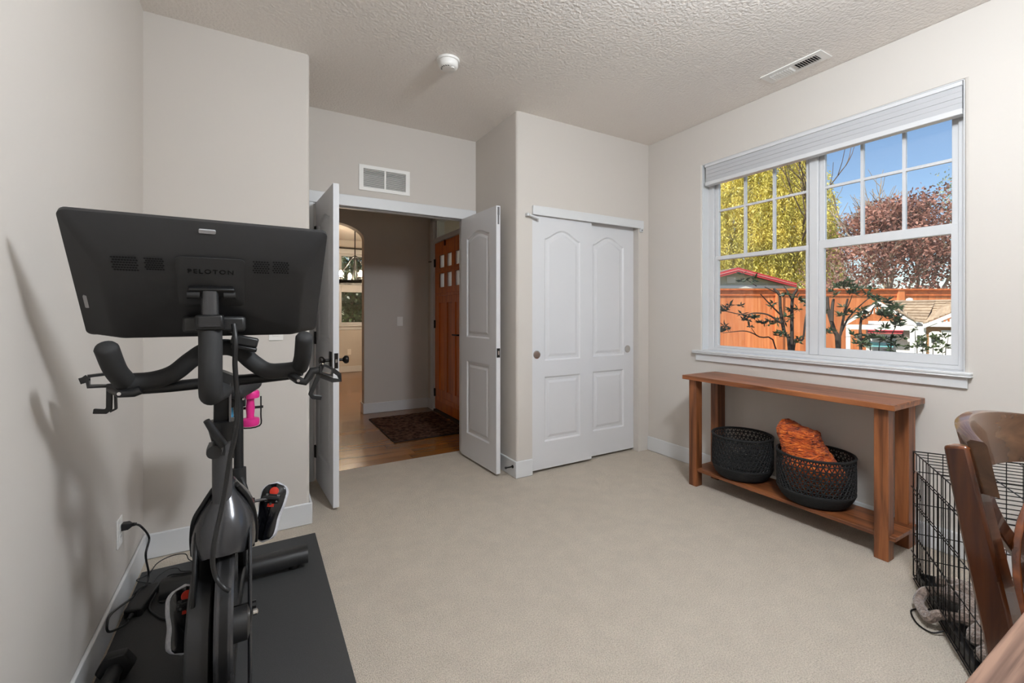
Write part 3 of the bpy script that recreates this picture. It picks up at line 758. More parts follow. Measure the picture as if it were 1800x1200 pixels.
def lat(z): # slide bolt latch
    return MB(Tc).tube([(.03, -.014, z), (.16, -.014, z), (.16, -.014, z - .02), (.05, -.014, z - .02)], .0025, 6).build('slide_bolt', 'crate_wire', dw)
lat(.45); lat(.16)
# curled scroll hooks at the base and a bottom carrying loop
MB(Tc).tube([(.12 + .02 * math.cos(a * .4), -.012, .115 + .016 * math.sin(a * .8)) for a in range(0, 20)], .0025, 6).build('hook', 'crate_wire', cr_)
MB(Tc).tube(curve([(.24, -.004, .02), (.235, -.02, .007), (.237, -.045, .005), (.27, -.072, .005), (.35, -.072, .005), (.39, -.04, .006), (.385, -.004, .02)], 5), .003, 6).build('carry_loop', 'crate_wire', cr_)
tr = MB(Tc); tr.box((.01, .01, .018), (CLn - .01, CWd - .01, .024)).box((.008, .008, .018), (CLn - .008, .014, .055)).box((.008, CWd - .014, .018), (CLn - .008, CWd - .008, .055)).box((.008, .01, .018), (.014, CWd - .01, .055)).box((CLn - .014, .01, .018), (CLn - .008, CWd - .01, .055))
tr.build('tray', 'black_plastic', cr_, label='black plastic floor tray')
MB(Tc).box((.05, -.006, .46), (.1, -.003, .53)).build('name_tag', mat('tag_plate', (190, 188, 186), .3, metal=.5), cr_, label='small pale metal tag')
# chunky knit pet blanket
mat('chunky_knit', (142, 124, 112), .95, rgb2=(96, 82, 76), vscale=60, bump=.8, bscale=120, rdist=.01, sheen=.4)
kb = MB(Tc); rk = random.Random(5)
for row in range(6):
    yb = .086 + row * .065
    pts = []
    for k in range(11):
        pts.append((0.105 + .06 * k + .02 * math.sin(k * 2.1 + row), yb + .026 * (1 if k % 2 else -1) + rk.uniform(-.012, .012), .062 + .028 * ((k + row) % 2) + rk.uniform(0, .022)))
    kb.tube(curve(pts, 5), .027, 8)
kb.tube(curve([(.19, .07, .08), (.195, .012, .0735), (.203, -.014, .066), (.213, -.03, .045), (.235, -.04, .034), (.29, -.042, .034), (.34, -.038, .034), (.355, -.03, .045), (.362, -.014, .066), (.368, .012, .0735), (.372, .07, .08)], 6), .018, 8)
tag(kb.build('knit_blanket', 'chunky_knit', smooth=True), 'grey-brown chunky knit pet blanket lying in the wire crate', 'blanket')

# ================================================================== dining chair (cross back) and table at the right edge
CA = math.radians(-8)
Tk = Matrix.Translation((1.268, .247, 0)) @ Matrix.Rotation(CA, 4, 'Z')       # origin at the left post; local x across, y to the rear
ch = root('dining_chair', 'dark brown wooden cross-back dining chair pushed up to the table', 'chair', (1.47, .15, 0))
CWI = .43
def lean(z): return .0 + (.19 * (z - .5) if z > .45 else -.05 * (.45 - z) * 0 + .04 * (.45 - z) / .45)
for sx in (0, 1):
    pts = [(sx * CWI, lean(z) if z > .45 else -.0 + .055 * (.45 - z) / .45, z) for z in (0, .2, .45, .6, .75, .9, .955)]
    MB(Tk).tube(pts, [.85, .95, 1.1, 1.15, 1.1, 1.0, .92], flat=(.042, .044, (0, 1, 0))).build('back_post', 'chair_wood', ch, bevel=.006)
# bent top rail lapped on the front of the posts
n = 24; rings = []
for k in range(n + 1):
    t = k / n; x = -.008 + (CWI + .016) * t
    bow = .085 * (1 - (2 * t - 1) ** 2)
    z0 = .868 + .012 * math.sin(math.pi * t); z1 = .972 + .022 * math.sin(math.pi * t)
    if t < .10: z0 -= .0
    yb0, yb1 = lean(z0) - .048 + bow, lean(z1) - .048 + bow
    rings.append([(x, yb0, z0), (x, yb0 + .026, z0), (x, yb1 + .030, z1 - .006), (x, yb1 + .024, z1), (x, yb1 + .004, z1), (x, yb1 - .001, z1 - .006)])
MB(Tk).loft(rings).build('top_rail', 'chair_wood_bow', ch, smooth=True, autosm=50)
for s in (0, 1):
    pts = []
    for k in range(13):
        t = k / 12; x = .03 + (CWI - .06) * t
        if s: x = CWI - x
        z = .885 - .40 * t + .03 * math.sin(math.pi * t) * (1 if s else .6)
        pts.append((x, lean(z) - .012 + .07 * math.sin(math.pi * t) * .8 - .012 * s, z))
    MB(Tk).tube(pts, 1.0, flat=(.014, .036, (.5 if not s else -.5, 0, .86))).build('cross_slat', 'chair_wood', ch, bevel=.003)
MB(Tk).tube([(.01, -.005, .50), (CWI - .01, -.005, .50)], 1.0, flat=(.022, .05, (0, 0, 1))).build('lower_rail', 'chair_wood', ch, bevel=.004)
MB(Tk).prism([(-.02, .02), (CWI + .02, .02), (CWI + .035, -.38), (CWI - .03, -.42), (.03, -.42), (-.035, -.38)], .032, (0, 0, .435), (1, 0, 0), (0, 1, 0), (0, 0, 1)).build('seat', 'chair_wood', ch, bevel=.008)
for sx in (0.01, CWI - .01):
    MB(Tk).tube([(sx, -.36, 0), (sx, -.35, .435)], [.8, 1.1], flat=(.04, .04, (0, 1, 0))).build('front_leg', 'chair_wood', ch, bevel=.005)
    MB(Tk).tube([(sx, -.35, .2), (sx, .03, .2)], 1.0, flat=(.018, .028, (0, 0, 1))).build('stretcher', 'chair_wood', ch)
# table
dt = root('dining_table', 'weathered plank-top wooden dining table beside the chair', 'table', (1.2, -.35, 0))
for k in range(7):
    ya = .20 - (k + 1) * .142
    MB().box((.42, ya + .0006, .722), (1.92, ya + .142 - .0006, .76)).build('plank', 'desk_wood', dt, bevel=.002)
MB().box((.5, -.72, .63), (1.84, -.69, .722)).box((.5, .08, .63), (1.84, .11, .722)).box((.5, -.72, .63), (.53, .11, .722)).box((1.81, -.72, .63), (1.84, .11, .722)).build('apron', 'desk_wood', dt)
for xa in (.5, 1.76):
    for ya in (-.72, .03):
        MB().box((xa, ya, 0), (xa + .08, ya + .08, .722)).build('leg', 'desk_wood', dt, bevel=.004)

# ================================================================== foyer: rug, chandelier, dining window
mat('rug_pile', (112, 84, 70), 1.0, rgb2=(62, 42, 34), vscale=22, bump=1.0, bscale=90, rdist=.02, spec=.02, contrast=(.35, .62))
rg = root('door_mat', 'dark brown mottled door mat on the wood floor at front door', 'rug', (1.5, 4.71, 0))
g0, g1, h0, h1 = 1.145, 1.905, 4.185, 5.25
gm = MB(); nx, ny = 60, 80; rr = random.Random(2)
V = [(g0 + (g1 - g0) * i / nx, h0 + (h1 - h0) * j / ny, .008 + rr.uniform(0, .007)) for j in range(ny + 1) for i in range(nx + 1)]
gm.add(V, [(j * (nx + 1) + i, j * (nx + 1) + i + 1, (j + 1) * (nx + 1) + i + 1, (j + 1) * (nx + 1) + i) for j in range(ny) for i in range(nx)])
gm.build('pile', 'rug_pile', rg, smooth=True, autosm=180)
MB().box((g0 - .006, h0 - .006, 0), (g1 + .006, h1 + .006, .009)).build('backing', mat('rug_edge', (34, 24, 20), .9), rg, bevel=.002)

# dining window
dwf = MB().ring('y', YD + .03, YD + .09, (QX0, QX1, QZ0, QZ1), (QX0 + .055, QX1 - .055, QZ0 + .055, QZ1 - .05)).box((QX0 + .056, YD + .032, 1.665), (QX1 - .056, YD + .088, 1.84))
w4 = struct('window_4', dwf, 'vinyl', bevel=.004)
for za, zb in ((1.035, 1.67), (1.835, 2.415)):
    MB().box((QX0 + .05, YD + .058, za), (QX1 - .05, YD + .062, zb)).build('pane', 'window_glass', w4)
struct('trim_9', MB().box((QX0 - .09, YD - .02, QZ0), (QX0, YD, QZ1)).box((QX1, YD - .02, QZ0), (QX1 + .09, YD, QZ1)).box((QX0 - .1, YD - .022, QZ1), (QX1 + .1, YD, QZ1 + .09)).box((QX0 - .12, YD - .05, QZ0 - .03), (QX1 + .12, YD + .03, QZ0)).box((QX0 - .09, YD - .018, QZ0 - .1), (QX1 + .09, YD, QZ0 - .03)), 'white_trim', bevel=.003)
rd = root('curtain_rod', 'thin dark curtain rod above the dining room window', 'curtain rod', (2.0, YD - .08, 2.57))
MB().tube([(1.2, YD - .08, 2.562), (2.75, YD - .08, 2.562)], .013, 10).build('rod', 'bronze', rd, smooth=True)
for x in (1.2, 2.75):
    MB().lathe([(.006, -.03), (.024, -.015), (.026, 0), (.024, .015), (.006, .03)], (x, YD - .08, 2.562), 'x', 14).build('finial', 'bronze', rd, smooth=True)
    MB().tube([(x + (.1 if x < 2 else -.1), YD, 2.562), (x + (.1 if x < 2 else -.1), YD - .08, 2.562)], .008, 8).build('bracket', 'bronze', rd)
cu = []
cn = MB(); pts = []
for k in range(41):
    pts.append((2.02 + .62 * k / 40, YD - .087 + .025 * math.sin(k * 1.1)))
cn.loft([[(x, y, z) for x, y in pts] + [(x, y + .004, z) for x, y in reversed(pts)] for z in (.10, 1.3, 2.548)])
tag(cn.build('curtain', mat('curtain_white', (236, 234, 230), .9), smooth=True), 'long white curtain hanging from the dining room rod', 'curtain')

# chandelier
emit('bulb_glow', (255, 232, 200), LAMP_DINING)
glass('clear_shade', (.97, .97, .96), .12)
CHX, CHY = 1.408, 7.5
cd = root('chandelier', 'black iron ring chandelier with glass candle shades in the dining room', 'chandelier', (CHX, CHY, H))
MB().lathe([(.06, -.03), (.065, -.01), (.065, 0)], (CHX, CHY, H), 'z', 24).build('canopy', 'black_metal', cd, smooth=True)
MB().tube([(CHX, CHY, H), (CHX, CHY, 2.14)], .009, 8).build('rod', 'black_metal', cd)
RC = .30
MB().lathe([(RC - .014, 1.70), (RC + .014, 1.70), (RC + .014, 1.745), (RC - .014, 1.745), (RC - .014, 1.70)], (CHX, CHY, 0), 'z', 40, cap=False).build('ring', 'black_metal', cd, smooth=True)
for k in range(4):
    a = math.pi / 4 + k * math.pi / 2 + .5
    MB().tube([(CHX, CHY, 2.16), (CHX + .05 * math.cos(a), CHY + .05 * math.sin(a), 2.12), (CHX + RC * math.cos(a), CHY + RC * math.sin(a), 1.73)], .011, 8).build('arm', 'black_metal', cd)
for k in range(6):
    a = k * math.pi / 3 + .62
    x, y = CHX + RC * math.cos(a), CHY + RC * math.sin(a)
    c = MB().lathe([(.028, 1.745), (.03, 1.76), (.014, 1.768), (.014, 1.80)], (x, y, 0), 'z', 14).build('candle_cup', 'black_metal', cd, smooth=True)
    MB().lathe([(.012, 1.80), (.024, 1.835), (.026, 1.855), (.012, 1.895)], (x, y, 0), 'z', 14).build('bulb', 'bulb_glow', c, smooth=True)
    MB().lathe([(.045, 1.765), (.045, 1.92)], (x, y, 0), 'z', 20, cap=False).build('glass_shade', 'clear_shade', c, smooth=True)


# ================================================================== exercise mat, bike and cords
mt = MB().box((-.462, .84, .0), (.292, 2.692, .006)).build('exercise_mat', 'mat_rubber', bevel=.003)
tag(mt, 'thin black rubber exercise mat on carpet under the bike', 'exercise mat')
ZM = .006
bk = root('exercise_bike', 'black indoor exercise bike with large tilted touchscreen on a rubber mat', 'exercise bike', (-.08, 1.8, ZM))
# --- stabilisers
def stab(y, x0, x1, feet=True):
    sec = [(-.045, .034), (.045, .034), (.05, .05), (.038, .085), (.02, .095), (-.02, .095), (-.038, .085), (-.05, .05)]
    s = MB().loft([[(x, y + a, b) for a, b in sec] for x in (x0, x0 + .004, x1 - .004, x1)]).build('stabilizer', 'black_plastic', bk, smooth=True, autosm=50, label='black floor bar')
    for x in (x0 + .06, x1 - .06):
        MB().lathe([(.022, ZM), (.024, .012), (.02, .022), (.008, .026), (.008, .036)], (x, y, 0), 'z', 18).build('foot', 'black_plastic', s, smooth=True)
    return s
stab(2.375, -.345, .222); stab(1.22, -.36, .20)
# --- main beam
MB().tube([(-.065, 2.37, .075), (-.075, 2.1, .12), (-.085, 1.8, .13), (-.09, 1.5, .09), (-.09, 1.22, .075)], 1.0, flat=(.07, .05, (0, 0, 1))).build('main_beam', 'black_metal', bk, bevel=.01)
MB().tube(curve([(-.062, 2.34, .09), (-.062, 2.18, .30), (-.066, 2.05, .46), (-.074, 1.9, .55)], 5), 1.0, flat=(.055, .06, (1, 0, 0))).build('seat_strut', 'black_metal', bk, bevel=.012)
# --- flywheel
FWY, FWZ, FWR = 1.655, .29, .215
MB().lathe([(.10, -.104), (.17, -.101), (.185, -.098), (FWR - .004, -.098), (FWR, -.092), (FWR, -.058), (FWR - .004, -.052), (.185, -.052), (.17, -.055), (.10, -.058)], (0, FWY, FWZ), 'x', 64).build('flywheel', 'gloss_grey', bk, smooth=True, autosm=30, label='dark polished flywheel')
MB().lathe([(FWR + .001, -.085), (FWR + .001, -.065)], (0, FWY, FWZ), 'x', 64, cap=False).build('flywheel_groove', 'black_metal', bk, smooth=True)
MB().lathe([(.045, -.053), (.045, -.018), (.03, -.012)], (0, 1.50, .335), 'x', 28).build('brake_motor', 'black_plastic', bk, smooth=True)
MB().tube([(-.06, FWY, FWZ), (.004, FWY, FWZ)], .014, 10).build('axle', 'black_metal', bk)
MB().lathe([(.009, -.004), (.009, .006), (.004, .009)], (0, 1.52, .345), 'x', 12).build('axle_bolt', 'chrome', bk, smooth=True)
# fork plates either side
def side_plate(name, x0, x1, prof, m='black_metal', bv=.004):
    return MB().loft([[(x, y, z) for y, z in prof] for x in (x0, x1)]).build(name, m, bk, bevel=bv)
side_plate('fork_plate', -.016, -.007, [(1.505, .08), (1.56, .08), (1.60, .40), (1.66, .54), (1.64, .57), (1.585, .53), (1.535, .40), (1.50, .2)], 'gloss_grey')
side_plate('fork_plate', -.018, -.0165, [(1.515, .08), (1.59, .08), (1.64, .40), (1.70, .54), (1.66, .57), (1.605, .53), (1.555, .40), (1.52, .2)])
side_plate('fork_plate', -.158, -.146, [(1.54, .35), (1.60, .35), (1.64, .45), (1.68, .54), (1.64, .57), (1.58, .50), (1.545, .42)])
# belt cover on the left
cov = [(1.47, .14), (1.50, .11), (1.9, .12), (2.02, .2), (2.06, .33), (2.0, .44), (1.85, .47), (1.66, .44), (1.55, .40), (1.49, .34), (1.465, .22)]
def cov_x(x, y): return x if y < 1.72 else max(x, -.138) if y > 1.8 else x + (max(x, -.138) - x) * (y - 1.72) / .08
cov = [(1.47, .14), (1.50, .11), (1.72, .115), (1.8, .118), (1.9, .12), (2.02, .2), (2.06, .33), (2.0, .44), (1.85, .47), (1.8, .463), (1.72, .45), (1.66, .44), (1.55, .40), (1.49, .34), (1.465, .22)]
MB().loft([[(cov_x(x, y), 1.75 + (y - 1.75) * s, .29 + (z - .29) * s) for y, z in cov] for x, s in ((-.168, .93), (-.162, .99), (-.15, 1.0), (-.112, 1.0), (-.108, .98))]).build('belt_cover', 'black_plastic', bk, smooth=True, autosm=35, label='black belt cover')
# --- glossy head cover: lofted dome that straddles the wheel
rings = []
for z, xc, w, yc, dd in ((.485, -.084, .088, 1.74, .175), (.51, -.084, .0895, 1.74, .175), (.545, -.083, .088, 1.74, .17), (.58, -.082, .082, 1.735, .155), (.612, -.081, .070, 1.73, .13), (.64, -.080, .054, 1.72, .10), (.665, -.080, .038, 1.71, .072), (.69, -.080, .026, 1.70, .048)):
    ring = []
    for k in range(36):
        a = 2 * math.pi * k / 36; c, s = math.cos(a), math.sin(a)
        e = .8
        ring.append((xc + w * (abs(c) ** e) * (1 if c > 0 else -1), yc + dd * (abs(s) ** e) * (1 if s > 0 else -1), z + (.035 * (1 - abs(c)) if s < 0 and z < .5 else 0)))
    rings.append(ring)
MB().loft(rings).build('head_cover', 'gloss_grey', bk, smooth=True, autosm=60, label='glossy dark grey head cover')
for sx in (-1, 1):
    pts = curve([(-.083 + sx * .086, 1.72, .47), (-.083 + sx * .087, 1.705, .53), (-.083 + sx * .079, 1.69, .59), (-.08 + sx * .058, 1.68, .637), (-.08 + sx * .03, 1.67, .685)], 5)
    MB().tube(pts, 1.0, flat=(.012, .03, (0, -1, .3))).build('head_cover_rib', 'black_metal', bk, bevel=.003)
# --- handlebar post
PX = -.088
MB().tube([(PX, 1.66, .60), (PX + .002, 1.615, .86)], [.027, .0265], 20).build('head_tube', 'satin_grey', bk, smooth=True)
MB().lathe([(.029, -.06), (.036, -.03), (.040, -.004), (.040, 0), (.03, .002)], (PX + .004, 1.608, .905), 'z', 24).build('head_collar', 'black_metal', bk, smooth=True)
MB().tube([(PX, 1.61, .87), (PX + .004, 1.59, 1.045)], 1.0, flat=(.04, .034, (0, 1, 0))).build('handlebar_post', 'black_metal', bk, bevel=.004)
MB().box((PX + .021, 1.575, .90), (PX + .026, 1.60, 1.03)).build('height_scale', 'grey_metal', bk)
MB().lathe([(.019, -.03), (.021, 0), (.021, .026)], (PX - .012, 1.545, .835), 'y', 18).box((PX - .03, 1.555, .812), (PX + .012, 1.60, .845)).build('clamp', 'black_plastic', bk, smooth=True, autosm=30)
pv = on_y(392, 782, 1.52); pe = on_y(363, 739, 1.50)
MB().tube([pv, pv * .5 + pe * .5, pe], [.013, .011, .0085], 12).build('clamp_lever', 'black_plastic', bk, smooth=True)
# --- handlebars (positions read off the photograph at the bar's own distance)
def hp(u, v, y): return on_y(u, v, y)
left_ = curve([hp(222, 672, 1.555), hp(268, 668, 1.57), hp(305, 656, 1.575), hp(335, 633, 1.58), hp(362, 616, 1.585), hp(395, 610, 1.585), hp(420, 616, 1.585), hp(445, 637, 1.58), hp(470, 651, 1.575), hp(500, 651, 1.57), hp(530, 647, 1.555)], 6)
MB().tube(left_, .0245, 16).build('handlebar', 'black_foam', bk, smooth=True)
for (ua, va), (ub, vb), (uc, vc) in (((187, 612), (203, 650), (222, 672)), ((535, 593), (532, 625), (527, 645))):
    pts = curve([hp(uc, vc, 1.56), hp(ub, vb, 1.50), hp(ua, va, 1.455)], 6)
    tip = pts[-1]; dirn = (pts[-1] - pts[-2]).normalized()
    MB().tube([pts[0] - (pts[1] - pts[0]).normalized() * .016] + pts + [tip + dirn * .008, tip + dirn * .013], [.015] + [.0245] * len(pts) + [.020, .010], 16).build('grip', 'black_foam', bk, smooth=True, autosm=70)
MB().tube(curve([hp(225, 684, 1.60), hp(300, 679, 1.605), hp(370, 672, 1.61), hp(430, 667, 1.61), hp(520, 657, 1.60)], 6), .0165, 14).build('lower_bar', 'black_metal', bk, smooth=True)
MB().tube([hp(392, 672, 1.60), hp(402, 655, 1.60)], [.032, .03], 16).build('bar_clamp', 'black_plastic', bk, smooth=True)
# --- tablet arm: thick J tube in front of the bars
J = curve([hp(369, 572, 1.455), hp(370, 600, 1.445), hp(370, 650, 1.435), hp(370, 682, 1.445), hp(371, 694, 1.475), hp(377, 692, 1.53), hp(390, 686, 1.585)], 7)
MB().tube(J, .0275, 20).build('screen_arm', 'black_foam', bk, smooth=True, autosm=80)
a, b = hp(344, 553, 1.45), hp(394, 580, 1.45)
MB().box((a.x, 1.42, b.z), (b.x, 1.475, a.z)).build('arm_head', 'black_metal', bk, bevel=.006)
a, b = hp(346, 556, 1.418), hp(391, 574, 1.418)
for k in range(6):
    z = b.z + (a.z - b.z) * (k + .5) / 6
    MB().box((a.x + .004, 1.4165, z - .0014), (b.x - .004, 1.4205, z + .0014)).build('rib', 'gloss_grey', bk)
a, b = hp(322, 556, 1.50), hp(432, 582, 1.50)
MB().box((a.x, 1.478, b.z), (b.x, 1.525, a.z)).build('hinge_block', 'black_plastic', bk, bevel=.008)
MB().tube([hp(369, 556, 1.45), hp(369, 512, 1.45)], .0205, 22).build('screen_neck', 'gloss_grey', bk, smooth=True)
# --- screen
SC, SW, SH, SYAW, STILT = Vector((-.104, 1.49, 1.322)), .565, .38, math.radians(1.5), math.radians(40.4)
ex = Vector((math.cos(SYAW), math.sin(SYAW), 0)); ey0 = Vector((-math.sin(SYAW), math.cos(SYAW), 0))
eu = (Vector((0, 0, math.cos(STILT))) - ey0 * math.sin(STILT)).normalized(); en = eu.cross(ex); en = en if en.y < 0 else -en   # en: out of the back, towards the camera
Ts = Matrix(((ex.x, eu.x, en.x, SC.x), (ex.y, eu.y, en.y, SC.y), (ex.z, eu.z, en.z, SC.z), (0, 0, 0, 1)))
def rrect(x0, x1, y0, y1, r, z, n=6):
    pts = []
    for cx_, cy_, a0 in ((x1 - r, y1 - r, 0), (x0 + r, y1 - r, 90), (x0 + r, y0 + r, 180), (x1 - r, y0 + r, 270)):
        for k in range(n + 1):
            a = math.radians(a0 + 90 * k / n); pts.append((cx_ + r * math.cos(a), cy_ + r * math.sin(a), z))
    return pts
w, h = SW / 2, SH / 2
sh_ = MB(Ts).loft([rrect(-w, w, -h, h, .016, -.006), rrect(-w, w, -h, h, .016, .006), rrect(-w + .004, w - .004, -h + .004, h - .004, .016, .009),
                   rrect(-w + .055, w - .05, -h + .016, h - .10, .03, .040), rrect(-w + .065, w - .06, -h + .024, h - .115, .026, .043)]).build('screen_housing', 'screen_shell', bk, smooth=True, autosm=28, label='matte black back shell of the touchscreen')
MB(Ts).box((-w + .012, -h + .012, -.0065), (w - .012, h - .012, -.0055)).build('display', mat('display_glass', (8, 8, 9), .05), sh_)
pb = Ts @ Vector((0, 0, .0435))
def sp(u, v, off=.0):
    q = on_plane(u, v, pb + en * off, en); return (Ts.inverted() @ q)
c0, c1 = sp(307, 450), sp(430, 537)
MB(Ts).loft([rrect(c0.x, c1.x, c1.y, c0.y, .012, .0425), rrect(c0.x, c1.x, c1.y, c0.y, .012, .0448), rrect(c0.x + .0015, c1.x - .0015, c1.y + .0015, c0.y - .0015, .011, .0455)]).build('mount_plate', 'screen_shell', sh_, smooth=True, autosm=30)
# perforated speaker grilles: flat black discs, the shade inside each hole painted on
mat('hole_shade', (6, 6, 6), .9)
def grille(u0, v0, u1, v1, cols, rows):
    mb = MB(Ts); p0, p1 = sp(u0, v0), sp(u1, v1)
    for i in range(cols):
        for j in range(rows):
            x = p0.x + (p1.x - p0.x) * (i + .5 * (j % 2)) / cols; y = p0.y + (p1.y - p0.y) * j / (rows - 1)
            ring = [(x + 0.0027 * math.cos(k * math.pi / 3), y + 0.0027 * math.sin(k * math.pi / 3), .0436) for k in range(6)]
            mb.add(ring, [tuple(range(6))])
    mb.build('speaker_grille', 'hole_shade', sh_, kind='stuff')
grille(195, 451, 245, 475, 9, 6); grille(254, 454, 290, 474, 7, 6); grille(446, 460, 474, 480, 6, 6); grille(481, 461, 508, 480, 6, 6)
# raised lettering
tx = bpy.data.curves.new('lettering', 'FONT'); tx.body = 'PELOTON'; tx.size = .0195; tx.extrude = .0006; tx.align_x = 'CENTER'; tx.align_y = 'CENTER'; tx.space_character = 1.25
tx.materials.append(mat('lettering_black', (14, 14, 14), .25))
tmp = bpy.data.objects.new('lettering_source', tx); COL.objects.link(tmp)
bpy.context.view_layer.update()
lm = bpy.data.meshes.new_from_object(tmp.evaluated_get(bpy.context.evaluated_depsgraph_get()))
bpy.data.objects.remove(tmp)
q = sp(371, 477); M2 = Matrix.Translation(-ORG[bk.name]) @ Ts @ Matrix.Translation((q.x, q.y, .0462))
lm.transform(M2); lm.name = 'lettering'
to = bpy.data.objects.new('lettering', lm); COL.objects.link(to); to.parent = sh_
lg = sp(364, 397, -.03)
MB(Ts).loft([rrect(lg.x - .018, lg.x + .018, .163, .173, .003, z) for z in (.012, .0185)]).build('badge', mat('badge_grey', (168, 168, 170), .4), sh_, label='small pale grey badge')
MB(Ts).loft([rrect(-w + .014, -w + .022, -.085, -.045, .003, z) for z in (.012, .0195)]).build('sticker', 'badge_grey', sh_)
a, b, c = sp(330, 505, .012), sp(413, 521, .012), sp(371, 512, .012)
MB(Ts).box((a.x, b.y, .0445), (b.x, a.y, .062)).build('swivel_bracket', 'black_metal', sh_, bevel=.004)
for s in (a, b):
    xx = s.x + (.012 if s is a else -.012)
    MB(Ts).lathe([(.010, -.014), (.010, .014)], (xx, c.y - .008, .062), 'x', 14).build('swivel_pin', 'black_plastic', sh_, smooth=True)
# accessory box hung on the bar beside the arm
TB = Matrix.Translation(hp(430, 600, 1.54)) @ Matrix.Rotation(math.radians(14), 4, 'Y')
MB(TB).box((-.035, -.02, -.012), (.035, .02, .016)).build('bar_console', 'black_plastic', bk, bevel=.005)
MB(TB).box((-.03, -.022, -.025), (.037, .016, -.012)).build('bar_console_base', 'black_metal', bk, bevel=.004)
MB().tube([hp(398, 578, 1.53), hp(412, 584, 1.50)], .007, 10).build('cable_plug', 'chrome', bk)
# --- screen cable
cb_ = curve([hp(411, 570, 1.46), hp(414, 600, 1.44), hp(413, 640, 1.45), hp(416, 680, 1.46), hp(418, 715, 1.47), hp(413, 765, 1.48), hp(404, 805, 1.49), hp(397, 850, 1.50), hp(388, 900, 1.50), hp(378, 945, 1.49), hp(374, 985, 1.49), hp(380, 1015, 1.49), hp(393, 1032, 1.47), hp(403, 1038, 1.47)], 6)
MB().tube(cb_, .0065, 10).build('screen_cable', 'black_plastic', bk, smooth=True, autosm=80)
# --- seat
MB().tube([hp(420, 905, 1.98), hp(419, 700, 2.06)], .0165, 16).build('seat_post', 'black_metal', bk, smooth=True)
MB().tube([hp(421, 865, 1.99), hp(420, 822, 2.0)], .024, 16).build('seat_clamp', 'black_plastic', bk, smooth=True)
MB().tube(curve([hp(424, 840, 1.965), hp(429, 850, 1.95), hp(434, 866, 1.94)], 4), .008, 8).build('seat_lever', 'black_plastic', bk, smooth=True)
sy, szt = 2.10, .945
sx_ = hp(417, 690, 2.1).x
rings = []
for t, wd, ht, dz in ((0, .018, .02, -.006), (.08, .028, .034, -.003), (.3, .036, .045, 0), (.55, .06, .05, .002), (.8, .088, .055, .008), (.95, .085, .045, .012), (1.0, .06, .02, .01)):
    y = sy - .13 + .27 * t
    rings.append([(sx_ + wd * math.cos(2 * math.pi * k / 24), y, szt + dz + ht * (math.sin(2 * math.pi * k / 24) - .5) * (.5 if math.sin(2 * math.pi * k / 24) > 0 else .8)) for k in range(24)])
MB().loft(rings).build('saddle', 'black_foam', bk, smooth=True, autosm=70, label='black saddle')
for s in (-.022, .022):
    MB().tube([(sx_ + s, sy - .08, szt - .05), (sx_ + s, sy + .1, szt - .05)], .004, 8).build('saddle_rail', 'chrome', bk)
MB().box((sx_ - .02, sy - .05, szt - .085), (sx_ + .03, sy + .02, szt - .05)).build('saddle_clamp', 'black_metal', bk, bevel=.004)
# --- dumbbell rack behind the saddle
RY = 2.343
MB().tube([(sx_ - .075, RY, .80), (sx_ + .095, RY, .80)], .006, 8).tube([(sx_, RY, .80), (sx_, 2.16, .87)], .008, 8).build('weight_rack', 'black_metal', bk)
c_ = on_y(440, 717, 2.30); lp = MB().tube(curve([(c_.x - .041, 2.30, c_.z + .05), (c_.x - .041, 2.30, c_.z - .03), (c_.x - .036, 2.30, c_.z - .083), (c_.x + .036, 2.30, c_.z - .083), (c_.x + .041, 2.30, c_.z - .03), (c_.x + .041, 2.30, c_.z + .05)], 4), .003, 8)
for q_ in (-.041, .041): lp.tube([(c_.x + q_, 2.30, .80), (c_.x + q_, RY, .80)], .003, 6)
lp.build('rack_loop', 'black_metal', bk)
c_ = on_y(403, 728, 2.30)
MB().tube([(c_.x, RY - .002, .80), (c_.x, RY - .002, c_.z - .078), (c_.x, 2.26, c_.z - .078), (c_.x, 2.26, c_.z + .02)], .003, 8).build('rack_loop', 'black_metal', bk)
c_ = on_y(411, 770, 2.377)
MB().tube([(c_.x, RY, .80), (c_.x, RY + .002, c_.z - .079), (c_.x, 2.409, c_.z - .079), (c_.x, 2.409, c_.z)], .003, 8).build('rack_loop', 'black_metal', bk)

